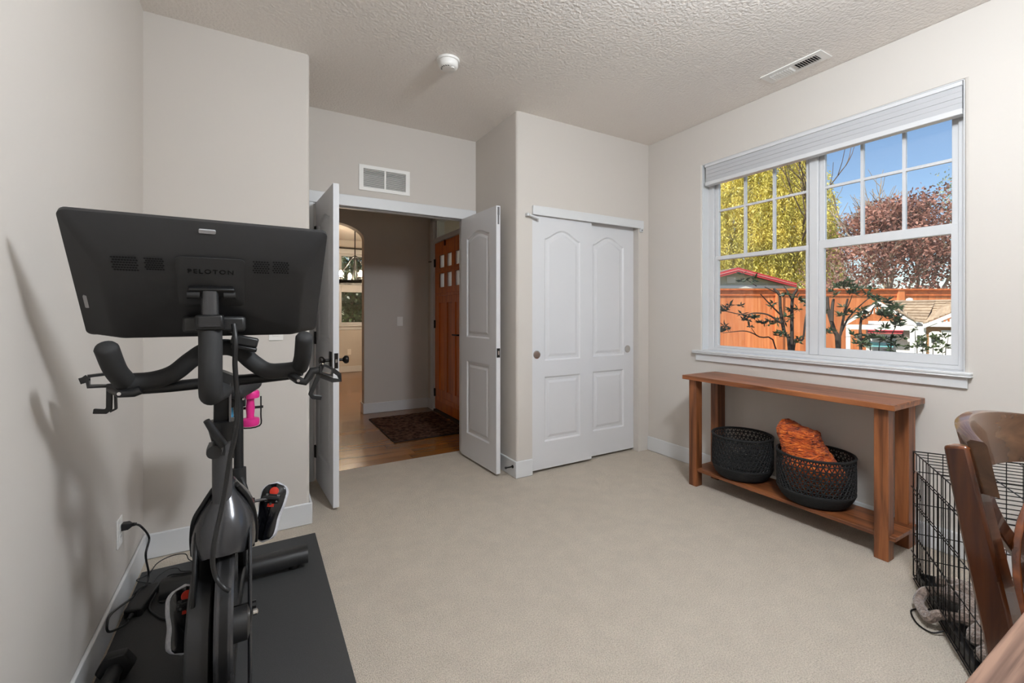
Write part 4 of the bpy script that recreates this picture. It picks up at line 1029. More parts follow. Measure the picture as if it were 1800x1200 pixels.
# ------------------------------------------------------------------ cycling shoes clipped to the pedals
mat('shoe_white', (222, 222, 226), .55, rgb2=(196, 198, 206), vscale=90)
mat('shoe_sole', (12, 13, 18), .16, coat=.4)
mat('cleat_red', (206, 54, 34), .45)
def shoe(toe, heel, label, side):
    """sole faces the camera (-Y); toe and heel are the ends of the sole"""
    toe, heel = Vector(toe), Vector(heel); mid = (toe + heel) / 2; L = (toe - heel).length
    ax = (toe - heel).normalized(); nn = Vector((-.34 * side, -1, -.1)); nn = (nn - ax * nn.dot(ax)).normalized(); bx = ax.cross(nn) * -1
    bx = bx if bx.x > 0 else -bx
    T = Matrix(((bx.x, ax.x, nn.x, heel.x), (bx.y, ax.y, nn.y, heel.y), (bx.z, ax.z, nn.z, heel.z), (0, 0, 0, 1)))
    p = root('cycling_shoe', label, 'shoe', heel, 'pair of white cycling shoes clipped to the pedals')
    def out(t):  # half widths (left,right) along the sole
        base = .034 + .014 * math.sin(math.pi * min(1, t * .55 + .05)) - .006 * math.exp(-((t - .42) / .16) ** 2)
        end = math.sqrt(max(0.0, 1 - ((t - .82) / .18) ** 2)) if t > .82 else (math.sqrt(max(0, 1 - ((.13 - t) / .13) ** 2)) if t < .13 else 1)
        return base * end
    def ringat(zs, grow, dz):
        pts = []
        N = 22
        for k in range(N + 1):
            t = k / N; pts.append(((out(t) + grow) if 0 < k < N else grow * .4, t * L + (grow * (1 if t > .5 else -1) if k in (0, N) else 0), zs(t)))
        for k in range(N, -1, -1):
            t = k / N; pts.append((-((out(t) + grow) if 0 < k < N else grow * .4) - .0004, t * L + (grow * (1 if t > .5 else -1) if k in (0, N) else 0), zs(t)))
        return pts
    MB(T).loft([ringat(lambda t: -.002, -.001, 0), ringat(lambda t: .004, -.002, 0), ringat(lambda t: .006, -.006, 0)]).build('sole', 'shoe_sole', p, smooth=True, autosm=50, label='glossy dark carbon sole')
    MB(T).loft([ringat(lambda t: .001, .002, 0), ringat(lambda t: -.016, .005, 0), ringat(lambda t: -.034 - .02 * (1 - t), .001, 0), ringat(lambda t: -.05 - .035 * (1 - t), -.012, 0), ringat(lambda t: -.055 - .045 * (1 - t), -.024, 0)]).build('upper', 'shoe_white', p, smooth=True, autosm=80, label='white shoe upper')
    c = MB(T).box((-.028, .64 * L, .006), (.028, .80 * L, .017)).build('cleat', 'black_plastic', p, bevel=.003)
    MB(T).lathe([(.017, .006), (.017, .014), (.008, .016)], (0, .845 * L, 0), 'z', 20).build('cleat_insert', 'cleat_red', c, smooth=True, autosm=30, label='red cleat insert')
    MB(T).box((-.012, .575 * L, .006), (.012, .63 * L, .013)).build('cleat_heel', 'cleat_red', c)
    for x, y in ((-.021, .67), (.021, .67), (-.021, .78), (.021, .78), (0, .63)):
        MB(T).lathe([(.0045, .012), (.0045, .0195)], (x, y * L, 0), 'z', 10).build('cleat_screw', 'chrome', c)
    return T, L
TR2, LR2 = shoe(on_y(487, 848, 2.135), on_y(460, 951, 2.06), 'white cycling shoe on the raised pedal, its dark sole showing beside the bike', 1)
DXS = Vector((-.010, 0, 0))
TL2, LL2 = shoe(on_y(334, 1027, 1.93) + DXS, on_y(330, 1146, 1.845) + DXS, 'white cycling shoe on the lowered pedal near the power adapter', -1)

# --- cranks and pedals: each pedal body bears on the cleat of its shoe
PED = []
for T_, L_, xk in ((TL2, LL2, -.146), (TR2, LR2, -.006)):
    mid = T_ @ Vector((0, .725 * L_, .026)); PED.append(mid)
    pb_ = MB(T_).box((-.032, .695 * L_, .0155), (.032, .755 * L_, .036))
    pd = pb_.build('pedal', 'black_plastic', bk, bevel=.003)
    MB().tube([(xk, mid.y, mid.z), mid], .006, 10).build('pedal_axle', 'grey_metal', pd, smooth=True)
KY, KZ = (PED[0].y + PED[1].y) / 2, (PED[0].z + PED[1].z) / 2
for xk, mid in ((-.146, PED[0]), (-.006, PED[1])):
    dy_, dz_ = mid.y - KY, mid.z - KZ; k_ = 1 + .012 / math.hypot(dy_, dz_)
    MB().tube([(xk, KY - dy_ * .1, KZ - dz_ * .1), (xk, KY + dy_ * k_, KZ + dz_ * k_)], 1.0, flat=(.013, .026, (0, dz_, -dy_))).build('crank_arm', 'black_metal', bk, bevel=.004)
MB().tube([(-.15, KY, KZ), (-.002, KY, KZ)], .018, 14).build('crank_axle', 'black_metal', bk)

# ------------------------------------------------------------------ dumbbells
mat('pink_vinyl', (226, 44, 138), .4); mat('blue_vinyl', (64, 150, 190), .4); mat('orange_vinyl', (232, 104, 58), .4)
def dumbbell(c, ax, L, R, m, label):
    c, ax = Vector(c), Vector(ax).normalized()
    q = ax.to_track_quat('Z', 'Y').to_matrix().to_4x4(); T = Matrix.Translation(c) @ q
    p = root('dumbbell', label, 'dumbbell', c)
    MB(T).lathe([(R * .45, -L * .3), (R * .42, -L * .2), (R * .5, 0), (R * .42, L * .2), (R * .45, L * .3)], (0, 0, 0), 'z', 18).build('handle', m, p, smooth=True)
    for s in (-1, 1):
        MB(T).lathe([(R * .5, s * L * .27), (R * .96, s * L * .30), (R, s * L * .34), (R, s * L * .45), (R * .9, s * L * .5), (R * .5, s * L * .5)], (0, 0, 0), 'z', 6 if R > .04 else 14).build('head', m, p, smooth=R <= .04, bevel=.004 if R > .04 else 0)
    return p
dumbbell(on_y(440, 717, 2.30), (0, 0, 1), .155, .036, 'pink_vinyl', 'bright pink dumbbell standing in the rack behind the bike saddle')
dumbbell(on_y(403, 728, 2.30), (0, 0, 1), .15, .034, 'blue_vinyl', 'blue dumbbell in the rack, mostly hidden behind the handlebar post')
dumbbell(on_y(411, 770, 2.377), (0, 0, 1), .15, .026, 'orange_vinyl', 'orange dumbbell hanging low in the rack behind the seat post')
hx = on_z(205, 1195, .06)
dumbbell((-.404, hx.y + .01, ZM + .0455), (.05, 1, 0), .20, .0525, mat('black_rubber', (24, 24, 25), .5), 'black hexagonal dumbbell lying on the exercise mat by baseboard')

# ------------------------------------------------------------------ bottle cages clamped to the bar ends
def cage(pts, frame, loop, label, pivot):
    p = root('bottle_cage', label, 'bottle holder', pivot)
    MB().tube(pts, 1.0, flat=(.014, .009, (0, 1, 0))).build('bracket', 'black_plastic', p, bevel=.002)
    MB().tube(frame, 1.0, flat=(.007, .022, (0, 1, 0))).build('ring_frame', 'black_plastic', p)
    MB().tube(loop, .012, 10).build('bar_clamp', 'black_plastic', p, smooth=True)
    MB().lathe([(.0045, -.012), (.0045, -.002)], loop[1], 'y', 10).build('screw', 'chrome', p)
    return p
y = 1.54
def q_(u, v, dy=0): return on_y(u, v, y + dy)
cage([q_(193, 674, .06), q_(192, 718, .06), q_(186, 723, .06), q_(164, 722.5, .06)], [q_(154, 661, .07), q_(186, 657, .08), q_(212, 657, .09), q_(212, 676, .09), q_(186, 678, .08), q_(156, 679, .07), q_(154, 661, .07)],
     [q_(196, 682, .06), q_(211, 691), q_(235, 690), q_(248, 685)], 'black bottle cage clamped to the handlebar end near the left wall', q_(195, 690))
MB().tube([q_(155, 663, .07), q_(147, 668, .07), q_(140, 670, .07)], 1.0, flat=(.004, .017, (0, 0, 1))).build('ring_lip', 'black_plastic', bpy.data.objects['bottle_cage'])
MB().tube([q_(203, 690, .05), q_(204, 718, .06), q_(194, 723, .06)], 1.0, flat=(.005, .012, (0, 1, 0))).build('bracket_back', 'black_plastic', bpy.data.objects['bottle_cage'])
y = 1.5
cage([q_(566, 640), q_(559, 662), q_(546, 692), q_(550, 697), q_(565, 699)], [q_(563, 640), q_(572, 642), q_(585, 648), q_(583, 659), q_(563, 654), q_(563, 640)],
     [q_(512, 660, .05), q_(524, 668), q_(536, 671), q_(543, 662), q_(549, 652), q_(560, 650)], 'black bottle cage clamped to the handlebar end near the open door', q_(552, 665))
b2 = [o for o in bpy.data.objects if o.name.startswith('bottle_cage')][-1]
MB().tube([q_(585, 650), q_(596, 658), q_(598, 668), q_(585, 668), q_(563, 660)], 1.0, flat=(.005, .014, (0, 0, 1))).build('ring_lip', 'black_plastic', b2)

# ------------------------------------------------------------------ power adapter and cords on the mat
ad = root('power_adapter', 'black power adapter brick on the mat against the baseboard', 'power adapter', on_z(222, 1095, ZM))
a1, a2 = on_z(212, 1090, ZM), on_z(243, 1048, ZM)
dv = (a2 - a1).normalized(); pv_ = Vector((dv.y, -dv.x, 0))
Ta = Matrix(((pv_.x, dv.x, 0, a1.x), (pv_.y, dv.y, 0, a1.y), (0, 0, 1, ZM), (0, 0, 0, 1)))
La = (a2 - a1).length + .03
MB(Ta).box((.008, 0, 0), (.07, La, .034)).build('brick', 'black_plastic', ad, bevel=.005)
MB(Ta).box((.018, -.004, .006), (.055, 0, .028)).build('socket', 'black_metal', ad)
MB(Ta).tube([(.037, -.035, .016), (.037, -.002, .016)], [.006, .009], 10).build('inlet_plug', 'black_plastic', ad, smooth=True)
def cord(name, pts, r, label, m='black_plastic'):
    return tag(MB().tube(curve(pts, 6), r, 8).build(name, m, smooth=True, autosm=80), label, 'cord')
g = .012
pl = on_x(232, 922, XL + .04)
def ta(x, y, z): return Ta @ Vector((x, y, z))
cord('mains_cable', [Vector((XL + .05, pl.y, pl.z)), on_x(248, 925, XL + .075), on_x(262, 945, XL + .09), on_x(256, 975, XL + .085), ta(.022, La + .012, .075), ta(.024, La - .014, .0395), ta(.012, La - .04, .0405), ta(.001, La - .06, .036), ta(.0, La - .09, .03), on_x(197, 1077, XL + .022), on_x(188, 1098, XL + .022), on_x(193, 1110, XL + .026), ta(.037, -.055, .012), ta(.037, -.03, .016)], .0042,
     'black power cord hanging from the wall outlet and looping to the adapter')
pg = root('power_plug', 'black plug pushed into the left wall outlet', 'plug', (XL + .02, pl.y, pl.z))
MB().loft([[(x, pl.y + sy_ * wq, pl.z + sz_ * hq) for sy_, sz_ in ((-1, -1), (1, -1), (1, 1), (-1, 1))] for x, wq, hq in ((XL + .0085, .016, .014), (XL + .03, .016, .013), (XL + .042, .007, .006), (XL + .056, .005, .005))]).build('plug_body', 'black_plastic', pg, bevel=.002)
MB().box((XL + .032, pl.y - .01, pl.z + .006), (XL + .05, pl.y - .004, pl.z + .01)).build('grip_tab', 'black_plastic', pg)
cord('thin_cable', [ta(.016, La + .003, .018), ta(.018, La + .03, .010), ta(.022, La + .05, .006), on_z(240, 1020, g), on_z(262, 1008, g), on_z(276, 990, .03), on_z(300, 977, .06), on_z(325, 973, .06), on_z(332, 983, g), on_z(345, 988, g)], .0022, 'thin black cable arching above the back corner of the mat')
cord('thin_cable', [ta(.026, La + .003, .018), ta(.028, La + .03, .008), on_z(278, 1012, .02), on_z(297, 1000, .03), on_z(312, 998, .03), on_z(318, 1003, g), on_z(335, 1003, g)], .0022, 'thin black cable curling towards the rear floor bar of the bike')
cord('charger_cable', [ta(.038, La + .003, .020), ta(.042, La + .02, .012), (-.358, 2.478, .012), (-.345, 2.452, .045), (-.330, 2.432, .078), (-.312, 2.408, .0965), (-.285, 2.39, .0992), (-.21, 2.375, .0992)], .0036, 'black cable running up and over the rear floor bar')
cord('charger_cable', [ta(.072, La - .06, .016), on_z(262, 1068, g), on_z(276, 1082, g), on_z(290, 1088, g), on_z(320, 1088, g), on_z(350, 1090, g)], .0042, 'black cable running from the adapter under the bike')
cord('charger_cable', [ta(.072, La - .02, .016), ta(.086, La - .03, .008), (-.355, 2.41, g), (-.35, 2.37, g), (-.33, 2.35, g)], .0032, 'short black cable tucked against the end of the rear floor bar')

# ================================================================== outside
mat('lawn', (122, 132, 78), .95, rgb2=(140, 118, 92), vscale=3, bump=.5, bscale=60)
struct('ground', MB().box((-16, -14, -.5), (34, 34, -.3)), 'lawn')
def loc(r, d, z): return RV * r + FV * d + Vector((0, 0, z))
def Tview(r, d, z=0.0): o = loc(r, d, z); return Matrix(((RV.x, FV.x, 0, o.x), (RV.y, FV.y, 0, o.y), (0, 0, 1, o.z), (0, 0, 0, 1)))
# fence
FD, FT = 10.0, 1.74
fn = root('board_fence', 'orange stained board fence with posts and cap rail across the yard', 'fence', loc(7, FD, -.3))
Tn = Tview(0, FD)
proto = MB(Tn).box((0, 0, -.25), (.136, .02, FT)).build('board', 'fence_wood', fn)
k0 = 26
for k in range(k0 - 2, 92):
    if k == k0: continue
    if k == k0 - 2: proto.location = RV * (.1385 * k) ; continue
    inst(proto, RV * (.1385 * (k - k0 + 2)) + RV * 0, fn)
wood('fence_wood_long', (186, 90, 42), (226, 128, 72), 0, .7, scale=4)
MB(Tn).box((3.0, -.06, FT), (13.2, .06, FT + .035)).build('cap_rail', 'fence_wood_long', fn, bevel=.004)
MB(Tn).box((3.0, -.022, FT - .12), (13.2, -.001, FT)).build('top_rail', 'fence_wood_long', fn)
for r in (3.2, 5.94, 8.68, 11.42):
    MB(Tn).box((r, -.045, -.3), (r + .15, -.002, FT)).build('post', 'fence_wood', fn)
# shed behind the fence
SDp = 14.0
sd_ = root('garden_shed', 'pale green shed gable with red roof edge behind the fence', 'shed', loc(7.0, SDp, -.3))
ap, er = at_d(1291, 474, SDp), at_d(1392, 501, SDp)
ra, re_, za, ze = (1291 - 900) / FPX * SDp, (1392 - 900) / FPX * SDp, ap.z, er.z
hw = re_ - ra; Td = Tview(0, SDp)
mat('shed_green', (186, 186, 158), .8, bump=.3, bscale=30, stretch=(20, 1, .2), rdist=.005)
mat('shed_red', (196, 62, 66), .6); mat('shed_white', (226, 226, 222), .6); mat('roof_grey', (120, 112, 104), .9)
MB(Td).loft([[(ra - hw + .2, y, -.3), (ra + hw - .2, y, -.3), (ra + hw - .2, y, ze), (ra, y, za - .08), (ra - hw + .2, y, ze)] for y in (0, 3)]).build('wall', 'shed_green', sd_)
for s in (-1, 1):
    n_ = 'roof_slope'
    MB(Td).loft([[(ra, y, za), (ra + s * hw, y, ze), (ra + s * hw, y, ze + .06), (ra, y, za + .06)] for y in (-.2, 3.1)]).build(n_, 'roof_grey', sd_)
    MB(Td).loft([[(ra, y, za - .10), (ra + s * hw, y, ze - .08), (ra + s * hw, y, ze + .05), (ra, y, za + .05)] for y in (-.24, -.2)]).build('fascia', 'shed_red', sd_)
    MB(Td).loft([[(ra, y, za - .035), (ra + s * hw, y, ze - .02), (ra + s * hw, y, ze + .0), (ra, y, za - .01)] for y in (-.25, -.24)]).build('fascia_stripe', mat('fascia_pink', (226, 150, 146), .6), sd_)
MB(Td).box((ra - hw, -.06, ze - .10), (ra + hw + .1, 0, ze - .015)).build('trim_band', 'shed_white', sd_)
MB(Td).box((ra - .25, -.03, ze + .06), (ra + .02, 0, ze + .27)).build('gable_vent', mat('shed_vent', (206, 204, 184), .7), sd_)
for k in range(7):
    MB(Td).box((ra - hw + .3 + k * .5, -.012, -.2), (ra - hw + .33 + k * .5, 0, ze - .1)).build('batten', 'shed_green', sd_)

# ------------------------------------------------------------------ playhouse
PD = 7.2
pc_ = at_d(1580, HOR, PD); pc_.z = 0.0
pf_ = Vector((pc_.x, pc_.y, 0)).normalized(); pR = Vector((pf_.y, -pf_.x, 0))          # the play house faces the window
Tp = Matrix(((pR.x, pf_.x, 0, pc_.x), (pR.y, pf_.y, 0, pc_.y), (0, 0, 1, 0), (0, 0, 0, 1)))
def pr(u): return (on_plane(u, HOR, pc_, pf_) - pc_).dot(pR)
def pz(v): return HC - (v - HOR) / FPX * PD
ph = root('playhouse', 'white wooden play house with shingled tan roof in the yard', 'playhouse', Vector((pc_.x, pc_.y, -.3)))
mat('ph_white', (232, 232, 228), .6); mat('ph_tan', (168, 150, 128), .8); mat('ph_red', (214, 80, 92), .7); mat('ph_brown', (150, 112, 72), .7)
wood('shingle', (148, 128, 106), (182, 162, 138), 0, .9, scale=5)
r0, r1, rp, rg2 = pr(1487), pr(1700), pr(1545), pr(1608)
ze2, za2 = pz(566), pz(528)
# porch gable on the left, its own posts
def fascia(ra_, za_, rb_, zb_, y0, y1, w_, m_, nm): MB(Tp).loft([[(ra_, y, za_ - w_), (rb_, y, zb_ - w_), (rb_, y, zb_), (ra_, y, za_)] for y in (y0, y1)]).build(nm, m_, ph)
fascia(rp, za2, r0 - .02, ze2 - .0, -.03, 0, .075, 'ph_white', 'gable_fascia'); fascia(rp, za2, rg2 + .02, ze2, -.03, 0, .075, 'ph_white', 'gable_fascia')
MB(Tp).box((r0, -.02, ze2 - .13), (rg2, .02, ze2 - .05)).build('gable_beam', 'ph_white', ph)
for k in range(9):
    rr_ = rp - .16 + .04 * k; zt = za2 - .07 - abs(rr_ - rp) * .6
    MB(Tp).box((rr_ - .008, -.01, zt - .10), (rr_ + .008, .005, zt)).build('gable_slat', 'ph_white', ph)
for rr_ in (r0, rg2 - .06):
    MB(Tp).box((rr_, -.02, -.3), (rr_ + .06, .04, ze2 - .1)).build('porch_post', 'ph_white', ph)
# body
MB(Tp).box((pr(1521), .25, -.3), (pr(1532), 1.0, ze2 - .05)).box((pr(1521), .25, ze2 - .22), (rg2, .3, ze2 - .05)).box((pr(1575), .25, -.3), (pr(1622), .3, ze2 - .05)).box((pr(1521), 1.0, -.3), (r1, 1.05, ze2)).box((pr(1608), .0, -.3), (pr(1628), .06, ze2 - .05)).box((pr(1655), .02, -.3), (r1, .06, ze2 - .12)).build('wall', 'ph_white', ph)
MB(Tp).box((pr(1626), .03, -.3), (r1, .06, ze2 - .05)).build('door_bay', 'ph_brown', ph)
MB(Tp).box((pr(1521), .26, -.3), (pr(1608), .28, .42)).build('half_wall', 'ph_white', ph)
d_ = MB(Tp).loft([[(pr(1633), y, -.3), (pr(1656), y, -.3), (pr(1656), y, pz(584)), (pr(1650), y, pz(581)), (pr(1639), y, pz(581)), (pr(1633), y, pz(584))] for y in (0, .03)]).build('door', 'ph_white', ph)
for a_, b_ in ((1637, 1642), (1646, 1652)):
    MB(Tp).box((pr(a_), -.012, pz(600)), (pr(b_), -.004, pz(590))).build('door_pane', mat('ph_glass', (62, 70, 66), .15), d_)
for a_, b_ in ((1612, 1617), (1618, 1622)):
    MB(Tp).box((pr(a_), -.012, pz(607)), (pr(b_), -.004, pz(588))).build('window_pane', 'ph_glass', ph)
MB(Tp).loft([[(pr(1525), y, z), (pr(1588), y, z), (pr(1588), y, z + .012), (pr(1525), y, z + .012)] for y, z in ((.02, ze2 - .19), (.25, ze2 - .10))]).build('awning', 'ph_red', ph)
MB(Tp).box((pr(1524), .2, pz(612)), (pr(1570), .26, pz(604))).build('counter', mat('ph_counter', (120, 190, 196), .6), ph)
# right gable
rq, zq = pr(1690), pz(543)
fascia(rq, zq, pr(1622), pz(570), -.06, -.03, .06, 'ph_white', 'gable_fascia'); fascia(rq, zq, pr(1740), pz(570), -.06, -.03, .06, 'ph_white', 'gable_fascia')
MB(Tp).box((pr(1628), -.05, pz(573)), (pr(1740), -.02, pz(567))).build('gable_beam', 'ph_white', ph)
for k in range(8):
    rr_ = pr(1655) + .045 * k; MB(Tp).box((rr_, -.04, pz(566)), (rr_ + .02, -.03, zq - .09 - abs(rr_ - rq) * .42)).build('gable_slat', 'ph_white', ph)
# roof planes made of shingle courses: left porch gable (side slope), main slope, right gable slope
def courses(pa, pb, pc, pd_, n_):
    """quad eave-left, eave-right, ridge-right, ridge-left split in n overlapping courses"""
    pa, pb, pc, pd_ = map(Vector, (pa, pb, pc, pd_))
    for k in range(n_):
        t0, t1 = k / n_, (k + 1.15) / n_; t1 = min(t1, 1)
        a_, b_, c_, e_ = pa.lerp(pd_, t0), pb.lerp(pc, t0), pb.lerp(pc, t1), pa.lerp(pd_, t1)
        up = Vector((0, -.006, .014)); MB(Tp).loft([[a_ + up, b_ + up, c_, e_], [a_ + up * 2, b_ + up * 2, c_ + up * .6, e_ + up * .6]]).build('shingle_course', 'shingle', ph)
courses((rg2, -.06, ze2 + .0), (pr(1626), -.04, ze2 - .02), (pr(1650), .62, pz(527)), (rp, .62, za2 + .01), 8)
courses((rg2, -.05, ze2 + .01), (rg2 + .0, .62, ze2 + .2), (rp, .62, za2 + .01), (rp, -.05, za2 + .01), 5)
courses((r0, -.04, ze2), (r0, .62, ze2), (rp, .62, za2 + .01), (rp, -.04, za2 + .01), 5)
courses((pr(1622), -.06, pz(570)), (pr(1640), .6, pz(540)), (rq, .6, pz(529)), (rq, -.06, zq), 7)
courses((pr(1640), .35, pz(548)), (pr(1700), .35, pz(548)), (pr(1690), .62, pz(527)), (pr(1640), .62, pz(527)), 5)
MB(Tp).lathe([(.05, 0), (.045, .03), (.015, .045)], (pr(1600), .62, pz(527)), 'z', 14).build('roof_cap', 'ph_white', ph, smooth=True)

# ------------------------------------------------------------------ trees and shrubs
def leaf_mesh(name, P, D, L, W, m, parent, seed=0, fold=.25):
    """one small pointed blade per point: P positions, D directions (Nx3)"""
    r = np.random.default_rng(seed); n = len(P)
    D = D / np.linalg.norm(D, axis=1, keepdims=True)
    S = np.cross(D, r.normal(size=(n, 3))); S /= np.linalg.norm(S, axis=1, keepdims=True)
    L = L * r.uniform(.7, 1.3, (n, 1)); W = W * r.uniform(.7, 1.3, (n, 1))
    V = np.stack([P, P + D * L * .45 + S * W * .5, P + D * L, P + D * L * .45 - S * W * .5], 1).reshape(-1, 3)
    org = np.array(ORG[parent.name]); V = V - org
    me = bpy.data.meshes.new(name); me.vertices.add(4 * n); me.vertices.foreach_set('co', V.ravel())
    me.loops.add(4 * n); me.polygons.add(n)
    me.loops.foreach_set('vertex_index', np.arange(4 * n, dtype=np.int32))
    me.polygons.foreach_set('loop_start', np.arange(0, 4 * n, 4, dtype=np.int32)); me.polygons.foreach_set('loop_total', np.full(n, 4, np.int32))
    me.update(); me.materials.append(MATS[m])
    o = bpy.data.objects.new(name, me); COL.objects.link(o); o.parent = parent; o['kind'] = 'stuff'; ORG[o.name] = ORG[parent.name]
    return o
leafmat('willow_leaf', (248, 232, 128), (192, 186, 92), .4, scale=1.2)
leafmat('maple_leaf', (192, 142, 126), (116, 80, 72), .35, scale=1.5)
leafmat('shrub_leaf', (62, 84, 50), (38, 54, 36), .25, scale=5)
leafmat('dark_leaf', (96, 112, 70), (52, 64, 42), .3, scale=1.5)
leafmat('pale_leaf', (214, 214, 190), (120, 140, 90), .35, scale=3)
mat('bark', (110, 92, 78), .9, var=.3, vscale=12); mat('bark_pale', (176, 160, 140), .9, var=.25, vscale=12); mat('bark_dark', (62, 52, 46), .9, var=.3, vscale=20)
R_ = np.random.default_rng(11)
def vloc(r, d, z): return np.array(loc(r, d, z))
def branch(mb, p, d, L, r, depth, rr, spread=.6, up=.1, tips=None):
    p = Vector(p); pts = [p]; d = Vector(d).normalized(); q = p
    for k in range(4):
        d = (d + Vector((rr.uniform(-1, 1), rr.uniform(-1, 1), rr.uniform(-.6, .8))) * .18 + Vector((0, 0, up * .3))).normalized()
        q = q + d * (L / 4); pts.append(q)
        if depth and k >= 1:
            for s in range(2 if k > 1 else 1):
                nd = (d + Vector((rr.uniform(-1, 1), rr.uniform(-1, 1), rr.uniform(-.5, .7))) * spread * 1.4).normalized()
                branch(mb, q, nd, L * rr.uniform(.5, .72), r * .55, depth - 1, rr, spread, up, tips)
    if tips is not None and depth <= 1: tips.extend(pts[1:])
    mb.tube(pts, [r, r * .9, r * .8, r * .7, r * .55], 5)
def flatten(mb, tips, d0, k):
    """narrow a crown front to back so that neighbouring trees stand clear of each other"""
    f = lambda p: Vector(p) + FV * ((d0 - Vector(p).dot(FV)) * (1 - k))
    mb.v = [tuple(f(p)) for p in mb.v]; tips[:] = [f(p) for p in tips]
# willow
wr, wd = (1342 - 900) / FPX * 19.5, 19.5
wt = root('willow_tree', 'yellow-green weeping willow rising behind the fence', 'tree', loc(wr, wd, -.3))
mbt = MB(); rr = random.Random(4); tips = []
branch(mbt, loc(wr + .4, wd, -.3), (.1, 0, 1), 4.6, .085, 3, rr, .6, .3, tips)
mbt.build('trunk', 'bark', wt)
strP, strD = [], []
for s in range(2700):
    a = R_.uniform(0, 2 * np.pi); rad = np.sqrt(R_.uniform(0, 1)) * 3.5
    r = wr - .2 + rad * np.cos(a); d = wd + .55 * rad * np.sin(a)
    ztop = 2.4 + 7.4 * np.sqrt(max(0, 1 - (rad / 3.75) ** 2)) * R_.uniform(.12, 1.02)
    Ls = R_.uniform(.6, 2.0)
    n = int(30 * Ls / 1.2)
    t = np.linspace(0, 1, n); zz = ztop - t * Ls
    sway = R_.normal(0, .10, 2)
    pos = np.stack([vloc(r + sway[0] * tt, d + sway[1] * tt, z) for tt, z in zip(t, zz)])
    strP.append(pos + R_.normal(0, .035, pos.shape)); dd = R_.normal(0, .55, pos.shape); dd[:, 2] -= .8; strD.append(dd)
strP, strD = np.concatenate(strP), np.concatenate(strD)
keep = strP[:, 2] > 1.25
leaf_mesh('foliage', strP[keep], strD[keep], .17, .045, 'willow_leaf', wt, 1)
# red maple
mr_, md = (1600 - 900) / FPX * 12.6, 12.6
mp_ = root('red_maple_tree', 'red-leaved maple tree with pale branches behind the fence', 'tree', loc(mr_, md, -.3))
mbt = MB(); rr = random.Random(9); tips = []
for dx, L in ((-.6, 2.0), (-.15, 2.5), (.35, 2.4), (.8, 2.1)):
    branch(mbt, loc(mr_ - .1, md, .4), (RV * dx + Vector((0, 0, 1))), L, .075, 3, rr, .75, .18, tips)
mbt.tube([loc(mr_ - .1, md, -.3), loc(mr_ - .1, md, .5)], .14, 8)
flatten(mbt, tips, md, .42)
mbt.build('trunk', 'bark_pale', mp_)
tp = np.array([tuple(p) for p in tips]); sel = tp[R_.integers(0, len(tp), 11000)] + np.clip(R_.normal(0, .16, (11000, 3)), -.4, .4)
rel = np.array([(Vector(p) - loc(0, 0, 0)).dot(RV) for p in sel])
topz = HC + (HOR - np.interp(900 + rel / md * FPX, [1440, 1500, 1560, 1610, 1625, 1650, 1680, 1720], [470, 400, 345, 350, 322, 345, 350, 330])) / FPX * md
sel = sel[(sel[:, 2] < topz) & (sel[:, 2] > 1.2)]
dd = R_.normal(0, 1, sel.shape); dd[:, 2] -= .3
leaf_mesh('foliage', sel, dd, .10, .06, 'maple_leaf', mp_, 2)
ex_n = 9000
rr2 = R_.uniform((1455 - 900) / FPX * md, (1720 - 900) / FPX * md, ex_n); uu = 900 + rr2 / md * FPX
tz = HC + (HOR - np.interp(uu, [1440, 1480, 1520, 1560, 1610, 1625, 1650, 1680, 1720], [470, 415, 365, 342, 352, 320, 345, 352, 330])) / FPX * md
zz = 1.5 + (tz - 1.5) * R_.uniform(0, 1, ex_n) ** .8; dz_ = md + np.clip(R_.normal(0, .6, ex_n), -1.2, 1.2)
cl = np.sin(rr2 * 5.1 + zz * 3.3) + np.sin(zz * 7.7 - rr2 * 2.9) + np.sin(rr2 * 11 + 1) * .6
k_ = cl > -.35
ps = np.stack([vloc(a, b, c) for a, b, c in zip(rr2[k_], dz_[k_], zz[k_])]) + R_.normal(0, .05, (k_.sum(), 3))
leaf_mesh('foliage', ps, R_.normal(0, 1, ps.shape), .10, .06, 'maple_leaf', mp_, 3)
# white blossom tree at the far right
bt = root('blossom_tree', 'pale blossoming tree beyond the red maple', 'tree', loc((1690 - 900) / FPX * 17, 17, -.3))
mbt = MB(); tips = []; branch(mbt, loc((1700 - 900) / FPX * 17, 17, -.3), (0, 0, 1), 4.3, .1, 2, random.Random(21), .4, .3, tips); flatten(mbt, tips, 17, .4); mbt.build('trunk', 'bark', bt)
c = vloc((1690 - 900) / FPX * 17, 17, 5.2); ps = c + np.clip(R_.normal(0, 1, (1800, 3)), -2.4, 2.4) * np.array([.38, .38, .65])
leaf_mesh('foliage', ps, R_.normal(0, 1, ps.shape), .09, .06, 'pale_leaf', bt, 4)
# twiggy tree between willow and maple
tw = root('bare_tree', 'sparse grey-twigged tree between the willow and the red maple', 'tree', loc((1480 - 900) / FPX * 15.9, 15.9, -.3))
mbt = MB(); tips = []; rr = random.Random(31)
for dx in (-.3, .1, .5): branch(mbt, loc((1490 - 900) / FPX * 15.9, 15.9, .2), RV * dx + Vector((0, 0, 1)), 1.75, .05, 3, rr, .8, .1, tips)
flatten(mbt, tips, 15.9, .35)
mbt.build('trunk', 'bark_pale', tw)
tp = np.array([tuple(p) for p in tips]); sel = tp[R_.integers(0, len(tp), 900)] + R_.normal(0, .08, (900, 3))
leaf_mesh('foliage', sel, R_.normal(0, 1, sel.shape), .08, .05, 'maple_leaf', tw, 6)

